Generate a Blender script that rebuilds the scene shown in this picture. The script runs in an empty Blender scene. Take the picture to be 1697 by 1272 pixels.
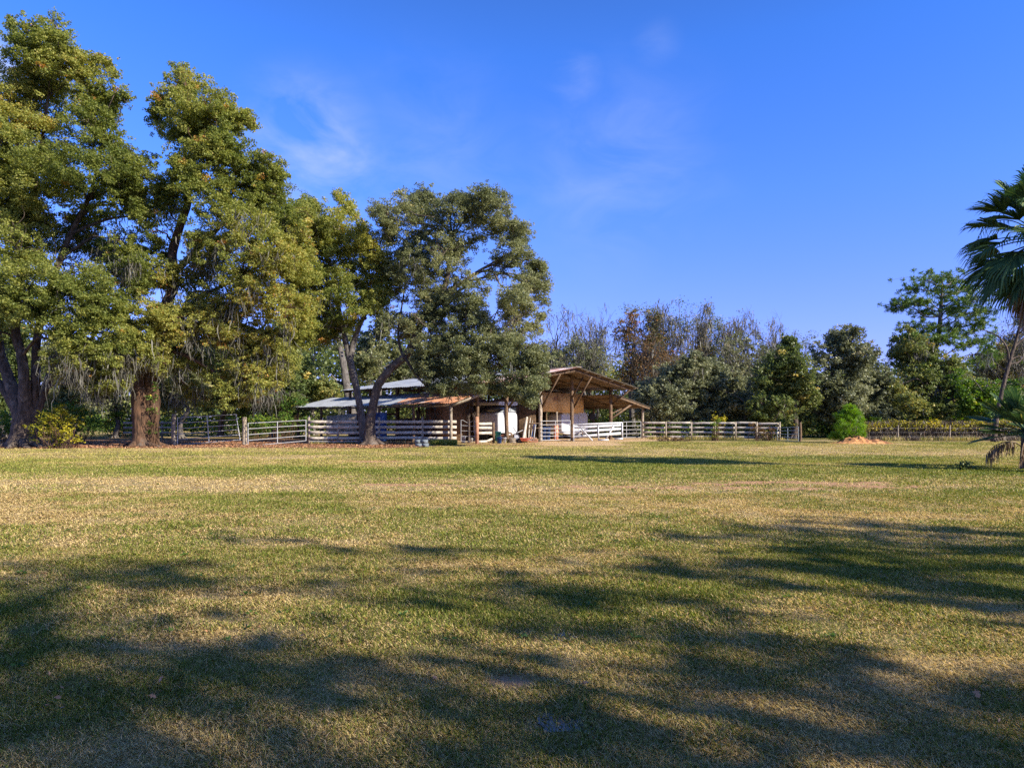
import bpy, math
import numpy as np
rng = np.random.default_rng(11)
F = 1131.33; CX = 848.5; HY = 695.0; EYE = 1.5
scene = bpy.context.scene
COL = scene.collection

def S(px, py, D):
    "photo direction + depth -> world point"
    return np.array([(px-CX)/F*D, D, EYE+(HY-py)/F*D], float)
def Gd(py): return F*EYE/(py-HY)
def G(px, py):
    D = Gd(py); return np.array([(px-CX)/F*D, D, 0.0])
def V(*a): return np.array(a, float)

# ---------------------------------------------------------------- noise
def _hash(ix, iy, iz, seed):
    n = (ix*374761393 + iy*668265263 + iz*2147483647 % 1274126177 + iz*1274126177 + seed*974711) & 0xffffffff
    n = ((n ^ (n >> 13))*1274126177) & 0xffffffff
    n = ((n ^ (n >> 16))*2246822519) & 0xffffffff
    return ((n ^ (n >> 13)) & 0xffffff)/float(0xffffff)
def vnoise(x, y, z=0, seed=0):
    x = np.asarray(x, float); y = np.asarray(y, float); z = np.zeros_like(x)+z
    ix = np.floor(x).astype(np.int64); iy = np.floor(y).astype(np.int64); iz = np.floor(z).astype(np.int64)
    fx = x-ix; fy = y-iy; fz = z-iz
    fx = fx*fx*(3-2*fx); fy = fy*fy*(3-2*fy); fz = fz*fz*(3-2*fz)
    r = 0
    for dx in (0, 1):
        for dy in (0, 1):
            for dz in (0, 1):
                w = (fx if dx else 1-fx)*(fy if dy else 1-fy)*(fz if dz else 1-fz)
                r = r + w*_hash(ix+dx, iy+dy, iz+dz, seed)
    return r
def fbm(x, y, z=0, seed=0, oct=4):
    a, s, t = .5, 0, 0
    x = np.asarray(x, float); y = np.asarray(y, float)
    for k in range(oct):
        s = s + a*vnoise(x, y, z, seed+k); t += a
        x = x*2.03+7.1; y = y*2.03+3.7; z = z*2.03+1.3; a *= .5
    return s/t
def sstep(a, b, x):
    t = np.clip((x-a)/(b-a), 0, 1); return t*t*(3-2*t)

# ---------------------------------------------------------------- mesh collector
class MB:
    def __init__(s):
        s.v = []; s.n = 0; s.loops = []; s.sizes = []; s.attr = []
    def add(s, verts, faces, tint=None):
        "verts Nx3, faces MxK array (same size) ; tint M"
        verts = np.asarray(verts, float).reshape(-1, 3); faces = np.asarray(faces, np.int64)
        s.v.append(verts); s.loops.append((faces+s.n).ravel())
        s.sizes.append(np.full(len(faces), faces.shape[1], np.int64))
        s.attr.append(np.zeros(len(faces)) if tint is None else np.broadcast_to(np.asarray(tint, float), (len(faces),)))
        s.n += len(verts)
    def build(s, name, mat, parent=None, smooth=False, loc=None):
        me = bpy.data.meshes.new(name)
        v = np.concatenate(s.v)
        if parent is not None:
            off = np.array(world_loc(parent))
        elif loc is not None: off = np.asarray(loc, float)
        else: off = np.zeros(3)
        v = v-off
        L = np.concatenate(s.loops); z = np.concatenate(s.sizes); A = np.concatenate(s.attr)
        me.vertices.add(len(v)); me.vertices.foreach_set('co', v.astype(np.float32).ravel())
        me.loops.add(len(L)); me.loops.foreach_set('vertex_index', L.astype(np.int32))
        me.polygons.add(len(z))
        st = np.concatenate(([0], np.cumsum(z)[:-1]))
        me.polygons.foreach_set('loop_start', st.astype(np.int32))
        if smooth: me.polygons.foreach_set('use_smooth', np.ones(len(z), bool))
        me.update(calc_edges=True)
        if A.any():
            at = me.attributes.new('tint', 'FLOAT', 'FACE'); at.data.foreach_set('value', A.astype(np.float32))
        me.materials.append(mat)
        o = bpy.data.objects.new(name, me); COL.objects.link(o)
        if parent is not None: o.parent = parent
        elif loc is not None: o.location = loc
        return o
def world_loc(o):
    p = np.array(o.location)
    while o.parent is not None: o = o.parent; p = p+np.array(o.location)
    return p
def tag(o, label=None, cat=None, group=None, kind=None):
    if label: o['label'] = label
    if cat: o['category'] = cat
    if group: o['group'] = group
    if kind: o['kind'] = kind
    return o
def thing(name, loc, label, cat, group=None):
    o = bpy.data.objects.new(name, None); COL.objects.link(o); o.location = tuple(loc)
    o.empty_display_size = .3
    return tag(o, label, cat, group)

CUBE = np.array([[0,3,2,1],[4,5,6,7],[0,1,5,4],[1,2,6,5],[2,3,7,6],[3,0,4,7]])
def unit(a):
    a = np.asarray(a, float); return a/(np.linalg.norm(a)+1e-12)
def box(mb, c, ax, ay, az, tint=None):
    "centre and three half-extent vectors"
    c, ax, ay, az = [np.asarray(q, float) for q in (c, ax, ay, az)]
    s = [(-1,-1),(1,-1),(1,1),(-1,1)]
    v = [c+a*ax+b*ay-az for a, b in s]+[c+a*ax+b*ay+az for a, b in s]
    mb.add(v, CUBE, tint)
def beam(mb, a, b, w, h, up=(0,0,1), tint=None, warp=0.0):
    "board from a to b; h along up-ish, w sideways"
    a = np.asarray(a, float); b = np.asarray(b, float); d = unit(b-a)
    if abs(np.dot(d, unit(up))) > .98: up = (0, 1, 0)
    sd = unit(np.cross(d, up)); u = np.cross(sd, d)
    if warp:
        n = 5; P = [a+(b-a)*t for t in np.linspace(0, 1, n)]
        off = [0]+[rng.normal(0, warp) for _ in range(n-2)]+[0]
        vs = []
        for p, o in zip(P, off):
            p = p+u*o+sd*o*.6
            vs += [p-sd*w/2-u*h/2, p+sd*w/2-u*h/2, p+sd*w/2+u*h/2, p-sd*w/2+u*h/2]
        f = []
        for k in range(n-1):
            for j in range(4):
                f.append([4*k+j, 4*k+(j+1) % 4, 4*k+4+(j+1) % 4, 4*k+4+j])
        f.append([3, 2, 1, 0]); f.append([4*n-4, 4*n-3, 4*n-2, 4*n-1])
        mb.add(vs, f, tint)
    else:
        box(mb, (a+b)/2, (b-a)/2, sd*w/2, u*h/2, tint)
def tube(mb, P, R, sides=6, rough=0.0, tint=None, cap=True, flare=0):
    P = np.asarray(P, float); n = len(P); R = np.broadcast_to(np.asarray(R, float), (n,))
    T = np.gradient(P, axis=0); T /= (np.linalg.norm(T, axis=1)[:, None]+1e-9)
    ref = V(0, 1, 0) if abs(T[0][1]) < .8 else V(1, 0, 0)
    N = np.zeros((n, 3)); u = unit(ref-T[0]*np.dot(ref, T[0]))
    for i in range(n):
        u = unit(u-T[i]*np.dot(u, T[i])); N[i] = u
    B = np.cross(T, N)
    a = np.linspace(0, 2*math.pi, sides, endpoint=False)
    rr = np.ones((n, sides))
    if rough:
        per = rng.normal(0, rough, sides)[None, :]
        rr = 1+per+rng.normal(0, rough*.6, (n, sides))
    ring = P[:, None, :]+(R[:, None]*rr)[:, :, None]*(np.cos(a)[None, :, None]*N[:, None, :]+np.sin(a)[None, :, None]*B[:, None, :])
    i = np.arange(n-1)[:, None]*sides; j = np.arange(sides)[None, :]; j2 = (j+1) % sides
    f = np.stack([i+j, i+j2, i+sides+j2, i+sides+j], -1).reshape(-1, 4)
    mb.add(ring.reshape(-1, 3), f, tint)
    if cap:
        for k, fl in ((0, 1), (n-1, 0)):
            vs = ring[k]; c = vs.mean(0)
            idx = [[s, (s+1) % sides, sides] for s in range(sides)]
            if fl: idx = [q[::-1] for q in idx]
            mb.add(np.vstack([vs, c]), idx, tint)
def smooth_path(P, R, n=6):
    "catmull-rom resample of points and radii"
    P = np.asarray(P, float); R = np.asarray(R, float)
    Q = np.vstack([2*P[0]-P[1], P, 2*P[-1]-P[-2]]); RR = np.concatenate([[R[0]], R, [R[-1]]])
    out, ro = [], []
    for k in range(1, len(Q)-2):
        for t in np.linspace(0, 1, n, endpoint=False):
            a, b, c, d = Q[k-1], Q[k], Q[k+1], Q[k+2]
            out.append(.5*((2*b)+(-a+c)*t+(2*a-5*b+4*c-d)*t*t+(-a+3*b-3*c+d)*t**3))
            ro.append(RR[k]*(1-t)+RR[k+1]*t)
    out.append(P[-1]); ro.append(R[-1])
    return np.array(out), np.array(ro)

def leaves(mb, C, L, W, tint, up=.35, axis=None, jit=.3, fold=0.0):
    "rhombus leaf per centre"
    C = np.asarray(C, float); n = len(C)
    nrm = rng.normal(0, 1, (n, 3)); nrm[:, 2] = np.abs(nrm[:, 2])+up; nrm /= np.linalg.norm(nrm, axis=1)[:, None]
    if axis is None: a = rng.normal(0, 1, (n, 3))
    else: a = np.asarray(axis)+rng.normal(0, jit, (n, 3))
    if axis is None:
        a -= nrm*(a*nrm).sum(1)[:, None]
        a /= np.linalg.norm(a, axis=1)[:, None]; b = np.cross(nrm, a)
    else:
        a /= np.linalg.norm(a, axis=1)[:, None]; b = np.cross(a, nrm); b /= np.linalg.norm(b, axis=1)[:, None]+1e-9
    L = np.broadcast_to(L, (n,))*rng.uniform(.7, 1.3, n); W = np.broadcast_to(W, (n,))*rng.uniform(.7, 1.3, n)
    a = a*(L/2)[:, None]; b = b*(W/2)[:, None]
    v = np.stack([C-a, C+b-.15*a, C+a, C-b-.15*a], 1).reshape(-1, 3)
    f = np.arange(4*n).reshape(n, 4)
    mb.add(v, f, tint)

# ---------------------------------------------------------------- materials
def newmat(name):
    m = bpy.data.materials.new(name); m.use_nodes = True
    nt = m.node_tree; nt.nodes.clear()
    out = nt.nodes.new('ShaderNodeOutputMaterial')
    return m, nt, out
def N(nt, t, **kw):
    n = nt.nodes.new(t)
    for k, v in kw.items():
        if k in n.inputs: n.inputs[k].default_value = v
        else: setattr(n, k, v)
    return n
def ramp(nt, stops, fac):
    r = nt.nodes.new('ShaderNodeValToRGB'); e = r.color_ramp.elements
    while len(e) < len(stops): e.new(.5)
    for k, (p, c) in enumerate(stops):
        e[k].position = p; e[k].color = (*c, 1)
    nt.links.new(fac, r.inputs[0]); return r
def leafmat(name, stops, trans=.35, rough=.5, spec=.3):
    m, nt, out = newmat(name)
    at = N(nt, 'ShaderNodeAttribute', attribute_name='tint')
    r = ramp(nt, stops, at.outputs['Fac'])
    p = N(nt, 'ShaderNodeBsdfPrincipled', Roughness=rough); p.inputs['Specular IOR Level'].default_value = spec
    nt.links.new(r.outputs[0], p.inputs['Base Color'])
    if trans > 0:
        t = N(nt, 'ShaderNodeBsdfTranslucent'); h = N(nt, 'ShaderNodeHueSaturation', Saturation=1.15, Value=1.3)
        nt.links.new(r.outputs[0], h.inputs['Color']); nt.links.new(h.outputs[0], t.inputs[0])
        x = N(nt, 'ShaderNodeMixShader'); x.inputs[0].default_value = trans
        nt.links.new(p.outputs[0], x.inputs[1]); nt.links.new(t.outputs[0], x.inputs[2]); nt.links.new(x.outputs[0], out.inputs[0])
    else: nt.links.new(p.outputs[0], out.inputs[0])
    return m
def surf(name, c1, c2, scale=5.0, stretch=(1, 1, 1), rough=.8, metallic=0, bump=.3, bscale=None, c3=None, lo=.35, hi=.65, spec=.3, detail=6, t3=(.55, .7), s3=1.0, dist=.02):
    m, nt, out = newmat(name)
    tc = N(nt, 'ShaderNodeTexCoord'); mp = N(nt, 'ShaderNodeMapping'); mp.inputs['Scale'].default_value = stretch
    nt.links.new(tc.outputs['Object'], mp.inputs[0])
    n1 = N(nt, 'ShaderNodeTexNoise', Scale=scale, Detail=detail, Roughness=.6); nt.links.new(mp.outputs[0], n1.inputs['Vector'])
    r = ramp(nt, [(lo, c1), (hi, c2)], n1.outputs['Fac'])
    col = r.outputs[0]
    if c3 is not None:
        n3 = N(nt, 'ShaderNodeTexNoise', Scale=s3, Detail=5.0, Roughness=.65); nt.links.new(tc.outputs['Object'], n3.inputs['Vector'])
        k = N(nt, 'ShaderNodeMapRange'); k.inputs[1].default_value = t3[0]; k.inputs[2].default_value = t3[1]
        nt.links.new(n3.outputs['Fac'], k.inputs[0])
        mx = N(nt, 'ShaderNodeMixRGB'); nt.links.new(k.outputs[0], mx.inputs[0]); nt.links.new(col, mx.inputs[1]); mx.inputs[2].default_value = (*c3, 1)
        col = mx.outputs[0]
    p = N(nt, 'ShaderNodeBsdfPrincipled', Roughness=rough, Metallic=metallic); p.inputs['Specular IOR Level'].default_value = spec
    nt.links.new(col, p.inputs['Base Color'])
    if bump:
        n2 = N(nt, 'ShaderNodeTexNoise', Scale=bscale or scale*2, Detail=6.0); nt.links.new(mp.outputs[0], n2.inputs['Vector'])
        b = N(nt, 'ShaderNodeBump', Strength=bump, Distance=dist); nt.links.new(n2.outputs['Fac'], b.inputs['Height']); nt.links.new(b.outputs[0], p.inputs['Normal'])
    nt.links.new(p.outputs[0], out.inputs[0])
    return m
SKYT=(.60,.86,1.42); EXPO=1.0
# ================================================================= camera, light, sky
cam = bpy.data.cameras.new('camera'); co = bpy.data.objects.new('camera', cam); COL.objects.link(co)
cam.sensor_width = 36; cam.lens = 24.0; cam.shift_y = (HY-636.0)/1697.0; cam.clip_end = 3000; cam.clip_start = .05
co.location = (0, 0, EYE); co.rotation_euler = (math.radians(90), 0, 0)
scene.camera = co
SUN_EL = math.radians(28.0)
SD = unit(V(.872, -.489, 0))            # horizontal direction towards the sun
sdir = V(SD[0]*math.cos(SUN_EL), SD[1]*math.cos(SUN_EL), math.sin(SUN_EL))
sl = bpy.data.lights.new('sun', 'SUN'); so = bpy.data.objects.new('sun', sl); COL.objects.link(so)
sl.energy = 5.0; sl.angle = math.radians(.53); sl.color = (1.0, .93, .80)
from mathutils import Vector
so.rotation_euler = Vector(tuple(sdir)).to_track_quat('Z', 'Y').to_euler(); so.location = (30, -20, 40)
w = bpy.data.worlds.new('World'); scene.world = w; w.use_nodes = True
nt = w.node_tree; nt.nodes.clear()
wo = N(nt, 'ShaderNodeOutputWorld'); bg = N(nt, 'ShaderNodeBackground', Strength=.099)
sky = N(nt, 'ShaderNodeTexSky', sky_type='NISHITA', sun_disc=False)
sky.sun_elevation = SUN_EL; sky.sun_rotation = math.atan2(SD[0], SD[1]); sky.altitude = 0; sky.air_density = 1.0; sky.dust_density = .3; sky.ozone_density = 3.0
tc = N(nt, 'ShaderNodeTexCoord')
# deep blue cast of the day
ml = N(nt, 'ShaderNodeMixRGB', blend_type='MULTIPLY'); ml.inputs[0].default_value = 1; nt.links.new(sky.outputs[0], ml.inputs[1])
sz = N(nt, 'ShaderNodeSeparateXYZ'); nt.links.new(tc.outputs['Generated'], sz.inputs[0])
sr_ = ramp(nt, [(.08, (.30, .30, .70)), (.17, (.285, .325, .70)), (.30, (.24, .37, .75)), (.47, (.185, .385, .80)), (.60, (.185, .33, .62)), (.8, (.21, .29, .45))], sz.outputs[2])
sm_ = N(nt, 'ShaderNodeMixRGB', blend_type='ADD'); sm_.inputs[0].default_value = 1; nt.links.new(sr_.outputs[0], sm_.inputs[1]); nt.links.new(sr_.outputs[0], sm_.inputs[2])
nt.links.new(sm_.outputs[0], ml.inputs[2])
# thin cirrus wisps: noise on the view direction, confined to a few patches
sep = N(nt, 'ShaderNodeSeparateXYZ'); nt.links.new(tc.outputs['Generated'], sep.inputs[0])
mp = N(nt, 'ShaderNodeMapping'); mp.inputs['Scale'].default_value = (3.0, 3.0, 6.0); mp.inputs['Rotation'].default_value = (0, .35, 0); nt.links.new(tc.outputs['Generated'], mp.inputs[0])
cn = N(nt, 'ShaderNodeTexNoise', Scale=2.6, Detail=8.0, Roughness=.55, Distortion=.7); nt.links.new(mp.outputs[0], cn.inputs['Vector'])
cr = N(nt, 'ShaderNodeMapRange'); cr.inputs[1].default_value = .38; cr.inputs[2].default_value = .75; nt.links.new(cn.outputs['Fac'], cr.inputs[0])
acc = None
for (px, py, rad, amt) in ((520, 262, .095, .6), (470, 240, .05, .25), (630, 265, .03, .25), (955, 135, .035, .36), (2, 100, .03, .9), (1020, 285, .13, .22), (1085, 78, .03, .15), (700, 330, .16, .22)):
    d = unit(V((px-CX)/F, 1, (HY-py)/F))
    dn = N(nt, 'ShaderNodeVectorMath', operation='DISTANCE'); nt.links.new(tc.outputs['Generated'], dn.inputs[0]); dn.inputs[1].default_value = tuple(d)
    mr = N(nt, 'ShaderNodeMapRange', interpolation_type='SMOOTHSTEP'); mr.inputs[1].default_value = rad*1.5; mr.inputs[2].default_value = 0; mr.inputs[3].default_value = 0; mr.inputs[4].default_value = amt
    nt.links.new(dn.outputs['Value'], mr.inputs[0])
    if acc is None: acc = mr.outputs[0]
    else:
        ad = N(nt, 'ShaderNodeMath', operation='MAXIMUM'); nt.links.new(acc, ad.inputs[0]); nt.links.new(mr.outputs[0], ad.inputs[1]); acc = ad.outputs[0]
mu = N(nt, 'ShaderNodeMath', operation='MULTIPLY'); nt.links.new(acc, mu.inputs[0]); nt.links.new(cr.outputs[0], mu.inputs[1])
cx = N(nt, 'ShaderNodeMixRGB'); nt.links.new(mu.outputs[0], cx.inputs[0]); nt.links.new(ml.outputs[0], cx.inputs[1]); cx.inputs[2].default_value = (3.6, 4.0, 5.6, 1)
nt.links.new(cx.outputs[0], bg.inputs[0]); nt.links.new(bg.outputs[0], wo.inputs[0])
scene.view_settings.view_transform = 'Standard'; scene.view_settings.look = 'None'; scene.view_settings.exposure = EXPO; scene.view_settings.gamma = 1
scene.cycles.max_bounces = 6; scene.cycles.diffuse_bounces = 4; scene.cycles.transmission_bounces = 3; scene.cycles.transparent_max_bounces = 4
scene.cycles.use_denoising = False

# ================================================================= materials
M = {}
BROWN = (.16, .12, .05)
M['oak'] = leafmat('oak_leaf', [(0, (0.099, 0.133, 0.031)), (.35, (0.244, 0.266, 0.061)), (.65, (0.384, 0.369, 0.094)), (.82, (0.477, 0.406, 0.105)), (.93, (0.539, 0.341, 0.084)), (1, (0.518, 0.256, 0.084))], trans=.45)
M['yoak'] = leafmat('yellow_oak_leaf', [(0, (0.093, 0.128, 0.033)), (.3, (0.230, 0.256, 0.061)), (.6, (0.371, 0.361, 0.089)), (.82, (0.450, 0.397, 0.094)), (.93, (0.538, 0.418, 0.074)), (1, (0.508, 0.283, 0.084))], trans=.45)
M['live'] = leafmat('live_oak_leaf', [(0, (0.083, 0.101, 0.042)), (.4, (0.198, 0.212, 0.088)), (.75, (0.330, 0.323, 0.145)), (1, (0.462, 0.403, 0.180))], trans=.38, spec=.45)
M['grey'] = leafmat('grey_green_leaf', [(0, (0.078, 0.095, 0.040)), (.4, (0.190, 0.200, 0.095)), (.8, (0.336, 0.329, 0.170)), (1, (0.470, 0.410, 0.220))], trans=.3, spec=.45)
M['dark'] = leafmat('dark_leaf', [(0, (0.062, 0.093, 0.029)), (.5, (0.156, 0.192, 0.055)), (.85, (0.312, 0.308, 0.098)), (1, (0.593, 0.451, 0.130))], trans=.35)
M['green'] = leafmat('fresh_leaf', [(0, (0.039, 0.078, 0.016)), (.5, (0.111, 0.195, 0.029)), (.8, (0.234, 0.312, 0.039)), (1, (0.546, 0.429, 0.039))])
M['yellow'] = leafmat('yellow_leaf', [(0, (.10, .12, .015)), (.4, (.30, .27, .02)), (.8, (.62, .50, .04)), (1, (.60, .42, .05))])
M['rusty'] = leafmat('rusty_leaf', [(0, (0.045, 0.035, 0.015)), (.4, (0.153, 0.085, 0.035)), (.8, (0.270, 0.150, 0.055)), (1, (0.090, 0.110, 0.030))])
M['needle'] = leafmat('pine_needle', [(0, (0.048, 0.096, 0.019)), (.5, (0.120, 0.200, 0.035)), (1, (0.320, 0.320, 0.064))], trans=.2)
M['young'] = leafmat('young_needle', [(0, (.06, .13, .014)), (.5, (.17, .30, .028)), (1, (.34, .44, .06))], trans=.45)
M['moss'] = leafmat('spanish_moss', [(0, (.07, .065, .05)), (.5, (.135, .125, .095)), (1, (.22, .205, .16))], trans=.35)
M['palm'] = leafmat('palm_leaf', [(0, (0.024, 0.057, 0.018)), (.5, (0.061, 0.117, 0.039)), (.9, (0.173, 0.243, 0.068)), (1, (0.405, 0.365, 0.090))], trans=.15, rough=.6, spec=.25)
M['deadpalm'] = leafmat('dead_palm_leaf', [(0, (0.065, 0.044, 0.024)), (.5, (0.195, 0.125, 0.066)), (1, (0.468, 0.338, 0.192))], trans=.15)
M['twig'] = leafmat('dry_twig', [(0, (.05, .035, .022)), (.5, (.13, .095, .06)), (1, (.27, .20, .12))], trans=.0)
M['grass'] = leafmat('grass_blade', [(0, (.075, .11, .014)), (.25, (.19, .22, .032)), (.5, (.43, .36, .09)), (.75, (.67, .50, .21)), (1, (.72, .52, .29))], trans=.25, spec=.2)
M['litter'] = leafmat('fallen_leaf', [(0, (.14, .06, .03)), (.5, (.34, .16, .07)), (1, (.55, .32, .16))], trans=0)
M['mixed'] = leafmat('browning_leaf', [(0, (0.066, 0.077, 0.033)), (.35, (0.154, 0.154, 0.055)), (.6, (0.286, 0.209, 0.088)), (.85, (0.396, 0.220, 0.099)), (1, (0.440, 0.176, 0.077))], trans=.35)
M['bark'] = surf('oak_bark', (.035, .026, .020), (.13, .095, .070), 9, (1, 1, .25), .95, bump=1.0, bscale=16, c3=(.20, .165, .13), t3=(.56, .68), s3=1.3, dist=.05)
M['bark2'] = surf('brown_bark', (.030, .018, .011), (.14, .075, .040), 9, (1, 1, .2), .95, bump=1.0, bscale=14, c3=(.15, .12, .09), t3=(.58, .70), s3=1.1, dist=.05)
M['barkg'] = surf('grey_bark', (.05, .043, .038), (.16, .14, .12), 8, (1, 1, .3), .95, bump=.6, c3=(.24, .22, .20), t3=(.55, .68), s3=.8)
# ================================================================= ground
def field(x, y):
    "tint 0 green .. 1 straw, plus masks"
    g = .75+.95*(fbm(x*.22, y*.30, seed=201, oct=4)-.5)+.75*(fbm(x*1.3, y*1.7, seed=205, oct=4)-.5)
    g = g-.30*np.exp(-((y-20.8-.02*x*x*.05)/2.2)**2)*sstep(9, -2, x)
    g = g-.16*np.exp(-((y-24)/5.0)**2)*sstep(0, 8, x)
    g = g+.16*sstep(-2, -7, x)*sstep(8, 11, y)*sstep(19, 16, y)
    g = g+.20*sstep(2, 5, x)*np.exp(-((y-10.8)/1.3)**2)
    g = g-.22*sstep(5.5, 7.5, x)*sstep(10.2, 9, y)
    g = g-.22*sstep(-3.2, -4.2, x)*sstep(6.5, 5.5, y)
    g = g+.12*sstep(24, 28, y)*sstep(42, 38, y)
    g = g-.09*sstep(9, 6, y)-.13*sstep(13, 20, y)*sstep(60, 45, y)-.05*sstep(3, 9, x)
    g = np.clip(g, .02, .98)
    lit = sstep(34.5, 37.5, y+1.2*(fbm(x*.5, y*.5, seed=211)-.5)*2)*sstep(-2, -7.5, x)*sstep(60, 50, y)
    lit = np.maximum(lit, .75*sstep(38.5, 40.5, y+1.5*(fbm(x*.5, y*.5, seed=212)-.5))*sstep(-9, -7, x)*sstep(3.2, 1.5, x)*sstep(60, 50, y))
    dn = fbm(x*1.6, y*3.2, seed=221, oct=4)
    dirt = 0
    for (xa, xb, yc, h) in ((-3.4, -1.1, 15.9, .35), (-.4, .8, 15.6, .25), (1.3, 3.9, 15.2, .3), (4.7, 6.7, 14.9, .32), (7.2, 9.0, 15.3, .35), (-6.2, -4.2, 24.5, .5), (-3.4, -2.4, 17.6, .15), (3.0, 5, 15.8, .3), (5, 9, 16.2, .3)):
        dirt = dirt+sstep(xa-.3, xa+.3, x)*sstep(xb+.3, xb-.3, x)*np.exp(-((y-yc)/h)**2)
    dirt = np.clip(dirt*sstep(.38, .50, dn)*2.2, 0, 1)
    d2 = np.exp(-(((x-.0)/.16)**2+((y-3.95)/.13)**2)**2)+np.exp(-(((x-.18)/.20)**2+((y-3.38)/.10)**2)**2)*.8
    dirt = np.clip(dirt+d2, 0, 1)
    sx, sy = x, y
    sand = sstep(.4, 2.2, x)*sstep(8.2, 6.0, x)*sstep(38.6, 39.8, y+.5*fbm(x*2, y*2, seed=231))*sstep(62, 55, y)
    sand = np.maximum(sand, sstep(-4.5, -3.5, x)*sstep(14, 11, x)*sstep(41.5, 43, y-np.maximum(0, x-4)*.9)*sstep(66, 60, y)*.9)
    sand = np.maximum(sand, np.exp(-((x-22.5)/3.0)**2-((y-42.5)/1.2)**2)*1.2)
    return g, np.clip(lit, 0, 1), dirt, np.clip(sand, 0, 1)
def hgt(x, y): return .05*(fbm(x*.35, y*.35, seed=241, oct=3)-.5)*sstep(60, 30, y)*sstep(0, 2, y)+.025*(fbm(x*2.2, y*2.2, seed=245, oct=3)-.5)*sstep(30, 12, y)*sstep(0, 2, y)
rows = np.concatenate([[-250, -90, -40, -20, -8, 0], np.geomspace(1.8, 70, 420), [85, 110, 160, 260, 420, 700]])
u = np.linspace(-1, 1, 420)
gx = []
for y in rows:
    half = max(6, abs(y)*.95+1.5) if y < 75 else y*2.6
    if y < 1.8: half = max(60, abs(y)*2)
    gx.append(u*half)
X = np.array(gx); Y = np.repeat(rows[:, None], len(u), 1)
g, lit, dirt, sand = field(X, Y); Z = hgt(X, Y)
nr, nc = X.shape; verts = np.stack([X, Y, Z], -1).reshape(-1, 3)
i = np.arange(nr-1)[:, None]*nc; j = np.arange(nc-1)[None, :]
fc = np.stack([i+j, i+j+1, i+nc+j+1, i+nc+j], -1).reshape(-1, 4)
mb = MB(); mb.add(verts, fc)
m, nt, out = newmat('lawn')
a_ = N(nt, 'ShaderNodeAttribute', attribute_name='mask'); sp_ = N(nt, 'ShaderNodeSeparateColor'); nt.links.new(a_.outputs['Color'], sp_.inputs[0])
a2 = N(nt, 'ShaderNodeAttribute', attribute_name='sand')
tc = N(nt, 'ShaderNodeTexCoord')
nz = N(nt, 'ShaderNodeTexNoise', Scale=9.0, Detail=8.0, Roughness=.7); nt.links.new(tc.outputs['Object'], nz.inputs['Vector'])
nf = N(nt, 'ShaderNodeTexNoise', Scale=60.0, Detail=4.0, Roughness=.7); nt.links.new(tc.outputs['Object'], nf.inputs['Vector'])
def mth(op, a, b):
    q = N(nt, 'ShaderNodeMath', operation=op)
    for k, v in ((0, a), (1, b)):
        if isinstance(v, (int, float)): q.inputs[k].default_value = v
        else: nt.links.new(v, q.inputs[k])
    return q.outputs[0]
t = mth('ADD', sp_.outputs[0], mth('MULTIPLY', mth('SUBTRACT', nz.outputs['Fac'], .5), 1.1))
t = mth('ADD', t, mth('MULTIPLY', mth('SUBTRACT', nf.outputs['Fac'], .5), 1.5))
cr = ramp(nt, [(0, (.025, .040, .008)), (.3, (.085, .105, .020)), (.55, (.20, .175, .05)), (.8, (.36, .27, .11)), (1, (.44, .32, .16))], t)
nl = N(nt, 'ShaderNodeTexNoise', Scale=4.0, Detail=8.0, Roughness=.75); nt.links.new(tc.outputs['Object'], nl.inputs['Vector'])
lr = ramp(nt, [(.3, (.11, .06, .035)), (.5, (.28, .15, .08)), (.7, (.45, .27, .14))], nl.outputs['Fac'])
dr = ramp(nt, [(.3, (.36, .18, .09)), (.7, (.64, .38, .20))], nl.outputs['Fac'])
sr = ramp(nt, [(.3, (.42, .24, .11)), (.55, (.62, .42, .22)), (.75, (.75, .62, .42))], nl.outputs['Fac'])
def mixc(f, c1, c2):
    q = N(nt, 'ShaderNodeMixRGB'); nt.links.new(f, q.inputs[0]); nt.links.new(c1, q.inputs[1]); nt.links.new(c2, q.inputs[2]); return q.outputs[0]
c = mixc(sp_.outputs[1], cr.outputs[0], lr.outputs[0]); c = mixc(sp_.outputs[2], c, dr.outputs[0]); c = mixc(a2.outputs['Fac'], c, sr.outputs[0])
p = N(nt, 'ShaderNodeBsdfPrincipled', Roughness=.95); p.inputs['Specular IOR Level'].default_value = .1; nt.links.new(c, p.inputs['Base Color'])
bb = N(nt, 'ShaderNodeBump', Strength=.9, Distance=.05); nt.links.new(nf.outputs['Fac'], bb.inputs['Height']); nt.links.new(bb.outputs[0], p.inputs['Normal'])
nt.links.new(p.outputs[0], out.inputs[0])
gr = mb.build('ground', m, None, smooth=True); tag(gr, kind='structure')
me = gr.data; at = me.color_attributes.new('mask', 'FLOAT_COLOR', 'POINT')
at.data.foreach_set('color', np.stack([g, lit, dirt, np.ones_like(g)], -1).astype(np.float32).ravel())
at = me.attributes.new('sand', 'FLOAT', 'POINT'); at.data.foreach_set('value', sand.astype(np.float32).ravel())

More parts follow.
